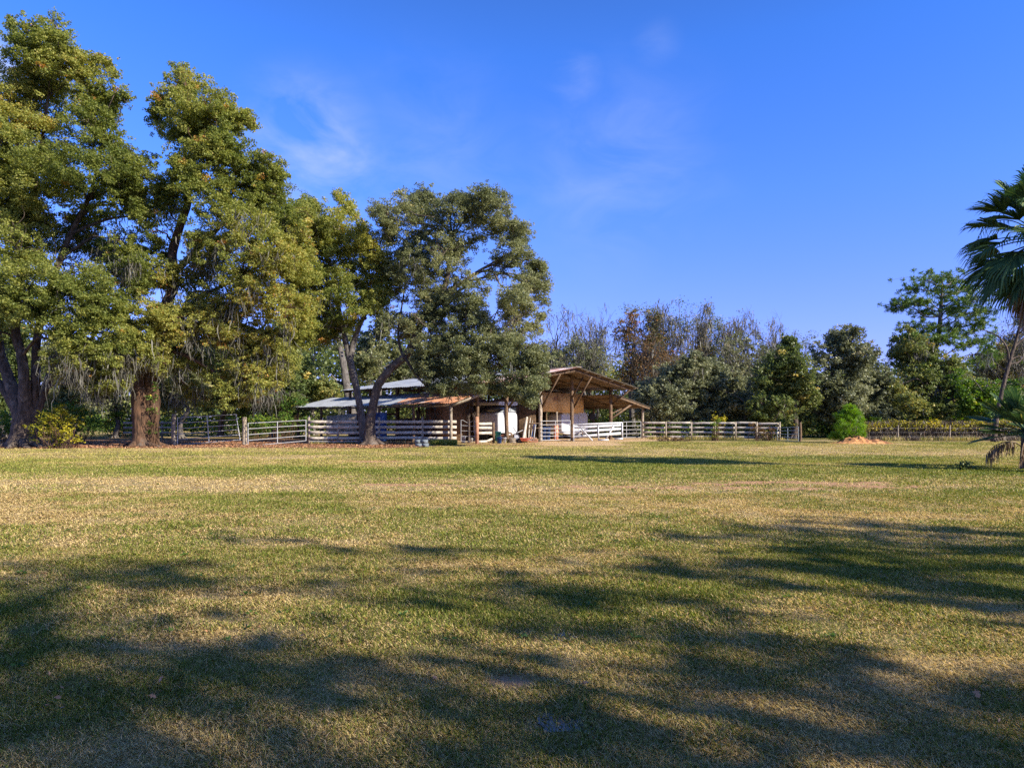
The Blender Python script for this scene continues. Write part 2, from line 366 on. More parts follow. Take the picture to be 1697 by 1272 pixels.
# grass blades
mb = MB()
def blades(D0, D1, n, L, W, lean=1.0):
    d = np.sqrt(rng.uniform(D0**2, D1**2, n)); x = rng.uniform(-1, 1, n)*(d*.84+.5)
    g, lit, dirt, sand = field(x, d)
    clump = fbm(x*3.1, d*3.1, seed=261, oct=3)
    keep = (rng.random(n) > np.maximum(np.maximum(lit*.93, dirt*.9), sand*.95)) & (rng.random(n) < .34+1.5*clump**1.3)
    x, d, g, clump = x[keep], d[keep], g[keep], clump[keep]; n = len(x)
    straw = rng.random(n) < g**1.4*1.05
    t = np.where(straw, rng.normal(.76, .12, n), rng.normal(.22, .12, n)); fl_ = sstep(8, 34, d)*.62; t = np.clip(t*(1-fl_)+fl_*(.22+.50*g), .01, 1)
    a = rng.random(n)*2*math.pi; ln = np.where(straw, rng.uniform(1.0, 4.0, n), rng.uniform(.2, 1.8, n))*lean
    hh = L*rng.uniform(.4, 1.25, n)*(.5+1.0*clump**1.3)
    dir_ = np.stack([np.cos(a)*ln, np.sin(a)*ln, np.ones(n)], 1); dir_ /= np.linalg.norm(dir_, axis=1)[:, None]
    b = np.stack([x, d, hgt(x, d)-.004], 1); a2 = a+math.pi/2+rng.normal(0, .6, n); s = np.stack([np.cos(a2), np.sin(a2), np.zeros(n)], 1)*(W*rng.uniform(.6, 1.3, n)/2)[:, None]
    tip = b+dir_*hh[:, None]; mid = b+dir_*(hh*.5)[:, None]+np.array([0, 0, 1])*(hh*.12)[:, None]
    v = np.stack([b-s, b+s, mid+s*.8, tip, mid-s*.8], 1).reshape(-1, 3); f = np.arange(5*n).reshape(n, 5)
    mb.add(v, f, t)
blades(2.3, 4.5, 400000, .045, .0030)
blades(4.5, 8, 480000, .048, .0048)
blades(8, 14, 460000, .052, .0085)
blades(14, 26, 320000, .055, .017)
blades(26, 46, 240000, .055, .028)
go = mb.build('grass', M['grass'], None); tag(go, 'short mixed green and straw lawn grass', 'grass', kind='stuff')
# leaf litter under the oaks
mb = MB(); n = 26000; px = rng.uniform(-80, 700, n); d = rng.uniform(34, 47, n); x = (px-CX)/F*d
g, lit, dirt, sand = field(x, d); k = rng.random(n) < lit*.9; x, d = x[k], d[k]
leaves(mb, np.stack([x, d, np.full(len(x), .035)+rng.uniform(0, .03, len(x))], 1), .10, .06, np.clip(rng.normal(.5, .25, len(x)), .01, 1), up=1.5)
lo = mb.build('leaf_litter', M['litter'], None); tag(lo, 'brown fallen oak leaves carpeting the ground under the big oaks', 'leaves', kind='stuff')
# single fallen leaves on the foreground lawn
lm = MB(); pts = [(0, 0, 0), (.018, .022, .006), (.03, .012, .012), (.045, .03, .010), (.05, .008, .014), (.075, .0, .006), (.05, -.008, .014), (.045, -.028, .010), (.03, -.012, .012), (.018, -.024, .006)]
lm.add(np.array(pts)-V(.035, 0, 0), [list(range(10))], .55); leaf0 = None
LV = [(95, 1170, 'orange fallen leaf at the bottom left corner of the lawn'), (268, 1137, 'tan fallen leaf on the lower left lawn'), (252, 1168, 'pale fallen leaf just below the tan one on the lower left lawn'), (204, 992, 'small orange leaf on the left lawn by the shadow edge'),
      (575, 932, 'dark fallen leaf between the two upper shadow streaks'), (488, 872, 'brown leaf on the sunlit lawn left of centre'), (720, 1136, 'reddish leaf in the dark shadow left of the dirt patch'), (970, 1145, 'orange leaf near the lower centre, right of the dirt patch'),
      (1150, 882, 'brown leaf on the sunlit lawn right of centre'), (502, 1063, 'russet leaf on the middle left lawn in half shade'), (1300, 1070, 'tan leaf on the lower right lawn in half shade'), (1618, 1162, 'pinkish leaf at the lower right of the lawn'), (105, 1187, 'curled tan leaf below the orange one at the bottom left')]
for k, (x, y, lab) in enumerate(LV):
    q = G(x, y)+V(0, 0, .045)
    if leaf0 is None: leaf0 = o = lm.build('fallen_leaf', M['litter'], None, loc=(0, 0, 0)); 
    else: o = leaf0.copy(); COL.objects.link(o)
    o.location = tuple(q); o.rotation_euler = (rng.normal(0, .3), rng.normal(0, .3), rng.random()*6.28); s = .45+.35*rng.random(); o.scale = (s, s, s)
    tag(o, lab, 'leaf', 'fallen leaves on the lawn')
# puddles
def blob_sheet(name, c, rx, ry, z, mat, label, cat, kind=None):
    z = float(hgt(np.array([c[0]]), np.array([c[1]]))[0])+.0025; mbb = MB(); n = 40; a = np.linspace(0, 2*math.pi, n, endpoint=False); r = 1+.5*(fbm(np.cos(a)*1.6+c[0], np.sin(a)*1.6+c[1], seed=7, oct=4)-.5)*2
    v = np.stack([c[0]+np.cos(a)*rx*r, c[1]+np.sin(a)*ry*r, np.full(n, z)], 1); mbb.add(np.vstack([v, [[c[0], c[1], z]]]), [[i, (i+1) % n, n] for i in range(n)])
    o = mbb.build(name, mat, None); tag(o, label, cat, kind=kind); return o
mw, nt2, ou = newmat('muddy_water'); p = N(nt2, 'ShaderNodeBsdfPrincipled', Roughness=.3); p.inputs['Base Color'].default_value = (.10, .085, .07, 1); p.inputs['Specular IOR Level'].default_value = .5
nn = N(nt2, 'ShaderNodeTexNoise', Scale=40.0, Detail=3.0); bm = N(nt2, 'ShaderNodeBump', Strength=.15, Distance=.01); nt2.links.new(nn.outputs['Fac'], bm.inputs['Height']); nt2.links.new(bm.outputs[0], p.inputs['Normal']); nt2.links.new(p.outputs[0], ou.inputs[0])
q = G(935, 1053); blob_sheet('puddle', q, .075, .09, .013, mw, 'tiny pale puddle in the grass near the centre', 'puddle', 'structure')
q = G(950, 1192); blob_sheet('puddle', q, .18, .13, .012, mw, 'bluish puddle at the bottom centre of the lawn', 'puddle', 'structure')
# orange dirt mound
md = surf('orange_dirt', (.36, .155, .05), (.64, .32, .12), 3, bump=1.0, c3=(.20, .085, .035), t3=(.52, .58), s3=2.2, rough=.95, dist=.06)
D = 43.2; c0 = S(1425, 736, D); nx, ny = 110, 50
gx, gy = np.meshgrid(np.linspace(-2.4, 2.6, nx), np.linspace(-1.1, 1.1, ny)); prof = .38*np.exp(-((gx+.35)/.75)**2)+.22*np.exp(-((gx-.1)/1.5)**2)+.12*np.exp(-((gx-1.1)/.6)**2)
zz = .85*prof*np.clip(1-(gy/1.05)**2, 0, 1)*(.25+1.5*fbm(gx*2.6, gy*2.6, seed=77, oct=6))*sstep(2.5, 1.9, np.abs(gx-.1))-.03
mb = MB(); i = np.arange(ny-1)[:, None]*nx; j = np.arange(nx-1)[None, :]
mb.add(np.stack([gx+c0[0], gy+c0[1], zz], -1).reshape(-1, 3), np.stack([i+j, i+j+1, i+nx+j+1, i+nx+j], -1).reshape(-1, 4))
o = mb.build('dirt_mound', md, None, smooth=False, loc=(c0[0], c0[1], 0)); tag(o, 'pile of loose orange dirt at the foot of the bright young pine', 'mound')

# broad-leaved weeds and scattered leaf crumbs in the lawn
mb = MB(); n = 420; d = np.sqrt(rng.uniform(2.6**2, 16**2, n)); x = rng.uniform(-1, 1, n)*(d*.82+.4)
k = fbm(x*.6, d*.6, seed=301) > .5; x, d = x[k], d[k]
for xx, dd_ in zip(x, d):
    m_ = rng.integers(6, 16); a = rng.random(m_)*6.28; r = rng.uniform(.008, .045, m_); c_ = np.stack([xx+np.cos(a)*r, dd_+np.sin(a)*r, np.full(m_, float(hgt(np.array([xx]), np.array([dd_]))[0])+.018)+rng.uniform(0, .02, m_)], 1)
    leaves(mb, c_, .034, .018, np.clip(rng.normal(.25, .2, m_), .01, 1), up=1.2, axis=np.stack([np.cos(a), np.sin(a), a*0+.3], 1), jit=.2)
wo_ = mb.build('lawn_weeds', M['green'], None); tag(wo_, 'small broad-leaved weeds scattered through the lawn', 'weeds', kind='stuff')
mb = MB(); n = 1500; d = np.sqrt(rng.uniform(2.6**2, 14**2, n)); x = rng.uniform(-1, 1, n)*(d*.82+.4); k = fbm(x*.9, d*.9, seed=305) > .47; x, d = x[k], d[k]
leaves(mb, np.stack([x, d, hgt(x, d)+.022], 1), .030, .014, np.clip(rng.normal(.4, .25, len(x)), .01, 1), up=1.0)
wo_ = mb.build('leaf_crumbs', M['litter'], None); tag(wo_, 'tiny brown leaf fragments lying in the lawn', 'leaves', kind='stuff')
# ================================================================= trees
def crown_leaves(mb, blobs, leafL, leafW, dens=1.0, subk=1.0, rs_f=.24, rsmin=.30, rsmax=.75, tbias=0.0, stray=.2, spot=.02, holes=.25, seed=0):
    """blobs: list of (centre, R). Fills each with many leaf tufts near its shell; returns tuft centres."""
    tufts = []
    for (c, R) in blobs:
        rs = np.clip(R*rs_f, rsmin, rsmax)
        ns = max(5, int(subk*17*(R/rs)**2*.14)+5)
        d = rng.normal(0, 1, (ns, 3)); d /= np.linalg.norm(d, axis=1)[:, None]
        r = R*np.clip(rng.beta(3.2, 1.3, ns), .2, 1)
        k = rng.random(ns) < stray
        r = np.where(k, R*rng.uniform(.95, 1.0, ns)+rng.uniform(0, .45, ns)*min(1, .5+R*.3), r)
        C = c+d*r[:, None]*V(1, 1, .88)
        # holes in the crown
        keep = fbm(C[:, 0]*.55+seed, C[:, 2]*.55, C[:, 1]*.55, seed=seed+5, oct=3) > holes
        C = C[keep]; k = k[keep]
        for q, st in zip(C, k): tufts.append((q, rs*(rng.uniform(.35, .6) if st else rng.uniform(.6, 1.2))))
    T = np.array([t[0] for t in tufts]); RS = np.array([t[1] for t in tufts])
    per = np.maximum(6, (dens*5.0*RS**2/(leafL*leafW*.5)).astype(int))
    idx = np.repeat(np.arange(len(T)), per)
    n = len(idx)
    off = rng.normal(0, 1, (n, 3)); ln = np.linalg.norm(off, axis=1)[:, None]
    off = off/ln*np.minimum(rng.random(n)**.45, 1)[:, None]*RS[idx][:, None]*V(1.1, 1.1, .8)
    ax = rng.normal(0, 1, (len(T), 3))*V(1, 1, .6)-V(0, 0, .15); ax /= np.linalg.norm(ax, axis=1)[:, None]
    al = (off*ax[idx]).sum(1)[:, None]*ax[idx]; off = (off-al)*.78+al*1.45
    C = T[idx]+off
    tt = fbm(T[:, 0]*.28, T[:, 2]*.28, T[:, 1]*.28, seed=seed+9, oct=3)
    tt = (tt-.5)*.9+.40+tbias+rng.normal(0, .07, len(T))
    sp = rng.random(len(T)) < spot
    tt = np.where(sp, rng.uniform(.86, 1.0, len(T)), np.minimum(tt, .8))
    tint = np.clip(tt[idx]+rng.normal(0, .15, n), 0.01, 1)
    leaves(mb, C, leafL, leafW, tint)
    return T, RS
def moss_strands(mb, pts, Lr=(.5, 1.6), W=.10, k=11):
    W = W*.42
    for p in pts:
        for _ in range(k):
            L = Lr[0]+(Lr[1]*.8-Lr[0])*rng.random()**2.4; n = 4
            q = p+rng.normal(0, .22, 3); sw = rng.normal(0, .05, 3)
            a = rng.random()*math.pi; s = V(math.cos(a), math.sin(a), 0)
            w = W*rng.uniform(.5, 1.4)*np.array([.6, 1.2, .8, .5, .05])*rng.uniform(.6, 1.4, 5)
            vs = []
            for i in range(n+1):
                c = q+V(0, 0, -L*i/n)+sw*i+rng.normal(0, .018, 3)*i
                vs += [c-s*w[i], c+s*w[i]]
            f = [[2*i, 2*i+1, 2*i+3, 2*i+2] for i in range(n)]
            mb.add(vs, f, np.clip(rng.normal(.5, .2), .02, 1))
def limb(mb, a, b, r0, r1, sag=.12, sides=6):
    a = np.asarray(a, float); b = np.asarray(b, float); L = np.linalg.norm(b-a)
    m1 = a+(b-a)*.35+rng.normal(0, .07, 3)*L+V(0, 0, sag*L); m2 = a+(b-a)*.7+rng.normal(0, .06, 3)*L+V(0, 0, sag*.7*L)
    P, R = smooth_path([a, m1, m2, b], [r0, r0*.7+r1*.3, r0*.35+r1*.65, r1], 4)
    tube(mb, P, R, sides, .05)
def make_tree(name, label, D, base, stems, blobs, leaf, bark, cat='tree', group=None, LL=.17, LW=.10, dens=1.0, subk=1.0,
              moss=0, moss_zone=None, tbias=0, holes=.3, spot=.02, seed=1, limbs=True, deep=1.0, stray=.22, flare=.55, mossL=(.5, 1.6), mossW=.1, extra_twigs=0, rsmax=.75, rsmin=.30, spread=None, bends=.12, infill=True, lmin=2.6, limbr=1.0):
    """base (px,py) on ground; stems: list of [(px,py,dd,r),...]; blobs: (px,py,rpx[,dd])"""
    b0 = S(base[0], base[1], D); b0[2] = 0
    root = thing(name, b0, label, cat, group)
    tb = MB(); allp = []
    for k, st in enumerate(stems):
        P = [S(p[0], p[1], D+p[2]) for p in st]; R = [p[3] for p in st]
        if P[0][2] < .5: P[0][2] = -.1
        P, R = smooth_path(P, R, 6)
        if P[0][2] < .2 and flare:
            R = R*(1+flare*np.exp(-np.maximum(P[:, 2], 0)/.45))
        tube(tb, P, R, 14 if R[0] > .25 else 8, .09)
        allp += [(p, r) for p, r in zip(P, R)]
    if flare and R is not None:
        for _ in range(7):
            a = rng.random()*6.28; rr = allp[0][1]*1.0
            P = [b0+V(math.cos(a), math.sin(a), 0)*rr*.3+V(0, 0, .35), b0+V(math.cos(a), math.sin(a), 0)*rr*1.0+V(0, 0, .12), b0+V(math.cos(a+.2), math.sin(a+.2), 0)*rr*1.9+V(0, 0, -.04)]
            P, R2 = smooth_path(P, [rr*.35, rr*.22, rr*.07], 4); tube(tb, P, R2, 6, .05)
    AP = np.array([p for p, r in allp]); AR = np.array([r for p, r in allp])
    sc = D/F
    BL = []
    for b in blobs:
        dd = b[3] if len(b) > 3 else rng.uniform(-1, 1)*(spread if spread is not None else min(3.2, 1.2+b[2]*sc*.8))*deep
        BL.append((S(b[0], b[1], D+dd), b[2]*sc*1.13))
    if infill and len(BL) > 6:
        CC = np.array([c for c, R in BL]); RR = np.array([R for c, R in BL]); add = []
        for i in range(len(BL)):
            o = np.argsort(np.linalg.norm((CC-CC[i])*V(1, .35, 1), axis=1))[1:4]
            for j in o:
                if j > i or rng.random() < .35:
                    t = rng.uniform(.35, .65); add.append((CC[i]*(1-t)+CC[j]*t+V(0, rng.normal(0, .5), 0), min(RR[i], RR[j])*.85))
        BL0 = BL; BL = BL+add
    else: BL0 = BL
    if limbs:
        for c, R in BL0:
            low = AP[:, 2] < c[2]-.3*R
            dist = np.linalg.norm(AP-c, axis=1)+np.where(low, 0, 4)+np.where(AP[:, 2] < lmin, 9, 0)
            k = int(np.argmin(dist)); r0 = limbr*min(AR[k]*.6, .03+.014*min(dist[k], 6)+.02*R)
            limb(tb, AP[k], c, r0, r0*.4, bends)
            for _ in range(int(5+2*R)):
                d = unit(rng.normal(0, 1, 3)+V(0, 0, .3)); limb(tb, c+rng.normal(0, .1, 3)*R, c+d*R*rng.uniform(.6, .95), r0*.32, .012, .05, 4)
    tr = tb.build('trunk', bark, root, smooth=True)
    mb = MB()
    T, RS = crown_leaves(mb, BL, LL, LW, dens, subk, tbias=tbias, holes=holes, spot=spot, seed=seed, stray=stray, rsmax=rsmax, rsmin=rsmin)
    mb.build('crown', leaf, root)
    if moss:
        low = T
        if moss_zone is not None:
            px = T[:, 0]/T[:, 1]*F+CX; py = HY-(T[:, 2]-EYE)/T[:, 1]*F
            ok = np.zeros(len(T), bool)
            for (x0, y0, x1, y1) in moss_zone: ok |= (px > x0) & (px < x1) & (py > y0) & (py < y1)
            low = T[ok] if ok.any() else T
        pk = low[rng.integers(0, len(low), moss)]-V(0, 0, .25)
        mm = MB(); moss_strands(mm, pk, mossL, mossW); mm.build('spanish_moss', M['moss'], root)['kind'] = 'stuff'
    return root

# --- the two tall oaks at the left
make_tree('oak_tree', 'massive spreading oak with a many-limbed trunk at the left edge', 37, (42, 738),
    [[(40, 740, 0, .60), (40, 715, 0, .56), (38, 692, 0, .50), (28, 660, .2, .36), (12, 620, .4, .27), (-2, 570, .6, .22), (-12, 480, .8, .16), (-25, 380, 1, .1)],
     [(42, 700, -.1, .45), (42, 670, -.3, .32), (40, 630, -.5, .25), (36, 590, -.5, .22), (26, 540, -.4, .19), (40, 430, 0, .15), (60, 300, .3, .1), (80, 160, 0, .05)],
     [(44, 700, 0, .42), (56, 660, 0, .26), (60, 615, 0, .22), (62, 560, .2, .19), (82, 480, .6, .16), (112, 400, .6, .14), (150, 320, .5, .1), (170, 240, 0, .06)],
     [(48, 696, 0, .36), (66, 665, .2, .24), (80, 628, .5, .20), (96, 585, .8, .16), (122, 540, 1.2, .12), (150, 500, 1.4, .08)],
     [(34, 690, .2, .30), (14, 655, .4, .22), (-12, 620, .8, .17), (-40, 575, .8, .12)]],
    [(62, 72, 38), (105, 100, 42), (60, 120, 45), (25, 60, 20), (90, 45, 20), (15, 160, 48), (100, 165, 50), (140, 130, 26), (163, 112, 18), (182, 108, 12), (193, 150, 15), (205, 163, 9), (165, 175, 32), (150, 205, 38),
     (175, 250, 45), (222, 262, 28), (238, 295, 20), (195, 300, 45), (60, 245, 60), (0, 230, 60), (110, 280, 60), (-20, 320, 80), (60, 350, 62), (150, 345, 45), (215, 335, 30), (-60, 260, 70), (-50, 150, 50),
     (20, 430, 65, -1.5), (105, 475, 62, -2.2), (-30, 490, 60), (165, 500, 52, -2), (60, 505, 42, -2.4), (130, 545, 40, -2.4), (195, 540, 38, -2), (190, 585, 30, -2), (150, 590, 30, -1.8), (215, 565, 20, -2), (20, 500, 40, -2), (-40, 545, 34),
     (120, 620, 26, -1.5), (165, 640, 22, -1.5), (190, 625, 24, -1.8), (95, 560, 22, -2.2), (200, 400, 25), (20, 380, 45), (240, 318, 18), (246, 360, 20), (238, 410, 22), (222, 440, 24), (232, 480, 22), (200, 450, 28, 0), (180, 420, 22, 1), (140, 400, 28, 2), (235, 350, 16)],
    M['oak'], M['bark'], rsmax=.52, rsmin=.26, subk=1.0, LL=.115, LW=.072, dens=.9, moss=240, moss_zone=[(20, 340, 230, 480), (0, 560, 260, 680)], seed=3, spot=.015, mossW=.05, holes=.33)
make_tree('oak_tree', 'tall narrow-topped oak with a brown ivy-flecked double trunk left of the metal gates', 37.5, (238, 738),
    [[(240, 738, 0, .50), (236, 700, 0, .50), (232, 650, 0, .46), (228, 610, .2, .34), (222, 560, .6, .22), (200, 500, .8, .12)],
     [(246, 736, .1, .46), (250, 690, .1, .42), (252, 650, .1, .38), (250, 600, .1, .32), (258, 550, .1, .3), (276, 505, 0, .28), (288, 470, 0, .25), (286, 420, .1, .24), (300, 370, .2, .22), (312, 330, .1, .18), (306, 270, 0, .12), (312, 190, 0, .07), (305, 120, 0, .03)],
     [(288, 455, 0, .2), (320, 420, .3, .17), (360, 380, .5, .13), (400, 330, .4, .08)],
     [(262, 540, 0, .16), (300, 515, .4, .13), (345, 485, .6, .10), (400, 460, .6, .07)]],
    [(300, 115, 14), (303, 135, 22), (265, 160, 16), (275, 175, 26), (325, 150, 30), (365, 160, 22), (352, 185, 34), (310, 190, 36), (265, 205, 18), (290, 225, 22), (395, 190, 16), (412, 195, 12), (418, 208, 7), (390, 215, 14), (365, 225, 30), (345, 210, 22), (378, 205, 16), (325, 215, 18), (300, 160, 20), (340, 235, 24),
     (330, 245, 40), (300, 275, 28), (375, 270, 48), (415, 275, 30), (448, 262, 16), (462, 275, 10), (455, 300, 20), (430, 320, 45), (380, 330, 52), (330, 310, 38), (290, 320, 30), (276, 350, 24), (460, 350, 42), (415, 380, 50), (355, 390, 45), (485, 375, 25),
     (450, 420, 50), (400, 440, 50), (345, 440, 36), (480, 450, 40), (500, 420, 26), (430, 490, 50, -1), (375, 500, 42, 0), (480, 510, 35), (325, 480, 26, 2), (268, 385, 18), (262, 420, 18), (245, 470, 22), (265, 330, 14), (258, 300, 10), (268, 450, 20), (500, 385, 20), (505, 350, 16), (510, 450, 26), (512, 500, 24), (505, 530, 22),
     (250, 520, 26, -2), (285, 530, 26, -2), (240, 565, 26, -2), (300, 560, 24, -1), (335, 560, 26, 1), (390, 560, 35, 0), (440, 560, 32, 0), (400, 610, 26, 0), (360, 620, 22, 1), (475, 560, 22), (420, 640, 24, 0), (385, 655, 24, 0), (330, 600, 30, 1.5), (300, 630, 26, 3), (340, 660, 24, 3), (450, 620, 28, 1), (470, 600, 28, 1), (300, 580, 26, 0), (260, 600, 16, -1.6), (225, 600, 18, -1.8), (440, 600, 30, 2), (500, 560, 24, 2), (360, 540, 34, -1), (320, 520, 30, -.5)],
    M['oak'], M['bark2'], rsmax=.52, rsmin=.26, subk=1.0, LL=.115, LW=.072, dens=.9, moss=270, moss_zone=[(270, 330, 480, 520), (250, 520, 480, 680)], seed=14, spot=.012, tbias=.0, lmin=5.2, mossW=.05, holes=.33)
# --- the pair in front of the open shed
make_tree('oak_tree', 'yellowing oak with a dark upright trunk just left of the leaning live oak', 41.5, (604, 733),
    [[(606, 735, .1, .26), (601, 705, .1, .22), (597, 680, .1, .205), (594, 660, .1, .20), (590, 640, .1, .20), (583, 610, 0, .20), (577, 585, 0, .19), (573, 565, 0, .17)],
     [(575, 575, 0, .18), (568, 540, 0, .14), (560, 500, .2, .11), (552, 460, .3, .08), (540, 410, 0, .05)],
     [(580, 592, 0, .2), (588, 560, -.1, .16), (600, 530, -.2, .13), (622, 490, -.3, .09), (640, 455, -.3, .05)]],
    [(510, 335, 14), (520, 345, 20), (565, 325, 12), (575, 345, 14), (545, 365, 28), (500, 372, 32), (480, 360, 16), (520, 395, 40), (565, 395, 36), (598, 405, 26), (545, 435, 40), (590, 440, 38), (625, 450, 22), (610, 480, 36), (570, 480, 34), (525, 470, 30), (500, 440, 36),
     (630, 500, 22), (600, 515, 24), (540, 510, 22), (640, 478, 16), (500, 500, 20), (520, 545, 16), (575, 540, 12), (600, 375, 12), (615, 420, 14), (488, 400, 24), (484, 440, 24), (490, 470, 22), (495, 520, 20), (585, 355, 10), (612, 395, 14), (630, 425, 16), (645, 455, 14), (560, 540, 16), (540, 565, 14)],
    M['yoak'], M['barkg'], LL=.115, LW=.072, dens=.85, moss=25, seed=22, spot=.02, tbias=.0, mossW=.05, spread=1.8, holes=.33)
make_tree('live_oak_tree', 'leaning live oak with grey green crown hanging over the rusty shed roof', 40.0, (617, 735),
    [[(614, 736, 0, .34), (613, 715, 0, .31), (614, 697, 0, .28), (617, 678, 0, .25), (621, 660, 0, .24), (628, 636, 0, .24), (648, 610, 0, .23), (672, 590, 0, .22), (686, 565, 0, .22), (700, 530, .1, .19), (725, 500, .2, .17), (738, 470, .2, .15), (745, 440, .2, .12), (750, 390, .2, .07)],
     [(735, 485, .2, .13), (760, 472, .1, .12), (785, 455, 0, .10), (800, 445, 0, .07), (835, 425, 0, .05), (860, 410, 0, .03)],
     [(690, 560, 0, .12), (720, 558, -.5, .11), (760, 555, -1, .09), (800, 570, -1.5, .07), (850, 590, -1.8, .05)],
     [(668, 592, 0, .09), (660, 560, .4, .07), (664, 520, .6, .05), (672, 470, .5, .04)]],
    [(622, 348, 14), (640, 355, 20), (665, 335, 20), (690, 322, 18), (688, 345, 26), (720, 335, 24), (745, 345, 26), (770, 325, 16), (795, 322, 15), (820, 322, 12), (838, 328, 8), (785, 350, 26), (825, 350, 22), (650, 385, 24), (700, 378, 36), (745, 385, 36), (790, 385, 32), (835, 378, 28), (860, 390, 22),
     (870, 375, 10), (690, 420, 32), (730, 420, 32), (675, 450, 24), (720, 455, 32), (760, 425, 18), (845, 415, 26), (825, 440, 18), (875, 430, 20), (888, 450, 18), (896, 440, 10), (890, 480, 16), (868, 470, 24), (845, 490, 18), (875, 500, 18), (835, 515, 14), (862, 520, 10),
     (700, 490, 28), (740, 495, 28), (720, 525, 30), (760, 528, 24), (690, 525, 20), (785, 545, 22), (745, 555, 34), (800, 520, 8), (815, 545, 16), (845, 540, 14), (870, 545, 12), (890, 540, 12), (888, 570, 20, -2),
     (710, 575, 30, -1), (690, 600, 18, -1), (760, 590, 34, -2), (800, 580, 32, -1.5), (840, 580, 30, -2), (870, 590, 26, -2), (820, 610, 30, -2.2), (780, 620, 26, -2), (745, 615, 26, -1.6), (715, 610, 18, -1.5), (860, 622, 26, -2.4), (885, 610, 14, -2.4), (880, 645, 16, -2.4), (855, 650, 10, -2.4), (730, 645, 13, -1.8), (748, 650, 9, -1.8), (708, 640, 10, -1.6), (790, 645, 11, -2), (812, 645, 8, -2), (838, 645, 9, -2.4), (640, 390, 16), (650, 430, 18), (655, 470, 16), (660, 500, 16), (775, 500, 16), (800, 478, 12), (790, 520, 16), (825, 560, 22), (765, 460, 14), (850, 565, 20), (905, 470, 10), (902, 500, 10), (895, 600, 16, -2.4), (898, 630, 14, -2.4), (680, 555, 20), (665, 535, 14), (882, 668, 9, -2.4), (872, 660, 9, -2.4)],
    M['live'], M['bark'], LL=.115, LW=.062, dens=.75, moss=20, seed=31, spot=.01, tbias=.02, mossW=.05, spread=2.2, rsmax=.5, holes=.33, lmin=4.6)

# --- background trees
def hb(x0, y0, x1, y1, n, r0, r1):
    return [(rng.uniform(x0, x1), rng.uniform(y0, y1), rng.uniform(r0, r1)) for _ in range(n)]
def st(x, y0, D, top, r, lean=0, wig=6):
    ys = np.linspace(y0, top, 5); return [[(x+lean*i/4+rng.normal(0, wig)*(i > 0), ys[i], 0, r*(1-.75*i/4)) for i in range(5)]]
BGL = [  # x, D, box, n, r, mat, label
 (10, 58, (-30, 520, 40, 690), 12, (22, 36), 'dark', 'shaded evergreen behind the far left oak, at the picture edge'),
 (120, 62, (85, 575, 160, 680), 12, (18, 30), 'live', 'mossy grey green tree seen between the two big left oaks, nearer the left one'),
 (190, 56, (165, 585, 225, 690), 12, (16, 26), 'live', 'drooping grey green tree just left of the brown double trunk'),
 (300, 55, (270, 575, 335, 680), 13, (18, 28), 'live', 'grey green tree with pale moss directly behind the left metal gate'),
 (365, 60, (335, 560, 420, 670), 15, (20, 32), 'dark', 'dark moss-hung tree rising behind the gap between the metal gates'),
 (450, 58, (420, 540, 490, 670), 14, (20, 32), 'dark', 'dark evergreen with hanging vines behind the right metal gate'),
 (520, 66, (485, 530, 560, 670), 14, (20, 32), 'dark', 'vine-draped evergreen left of the pale bare trunk'),
 (625, 72, (590, 515, 690, 640), 20, (14, 22), 'live', 'hazy grey green tree showing between the two trunks above the shed roofs'),
 (735, 78, (690, 560, 790, 620), 9, (14, 22), 'grey', 'grey green tree behind the shed, mostly hidden by the leaning oak'),
 (905, 76, (880, 570, 930, 640), 7, (12, 18), 'grey', 'small grey green tree just left of the rusty barn peak')]
for i, (x, D, bx, n, rr, mt, lab) in enumerate(BGL):
    make_tree('woodland_tree', lab, D, (x, HY+F*EYE/D), st(x, HY+F*EYE/D, D, (bx[1]+bx[3])/2, .22), hb(*bx, n, *rr), M[mt], M['barkg'],
              group='background woodland trees', LL=.26, LW=.16, dens=.8, subk=.9, moss=22, seed=40+i, flare=.3, mossL=(.8, 2.2), mossW=.07, rsmax=.9, stray=.2)
# pale bare trunk behind the sheds
make_tree('bare_trunk_tree', 'pale grey bare trunk rising behind the shed left of the dark upright trunk', 62, (590, 722),
    [[(592, 722, 0, .42), (582, 680, 0, .38), (574, 640, 0, .34), (568, 600, 0, .28), (560, 560, 0, .2)], [(575, 640, 0, .12), (560, 632, 0, .08), (548, 620, 0, .05)]],
    [(545, 560, 10), (575, 555, 12), (560, 575, 12)], M['live'], M['barkg'], LL=.25, LW=.15, dens=.6, seed=61)

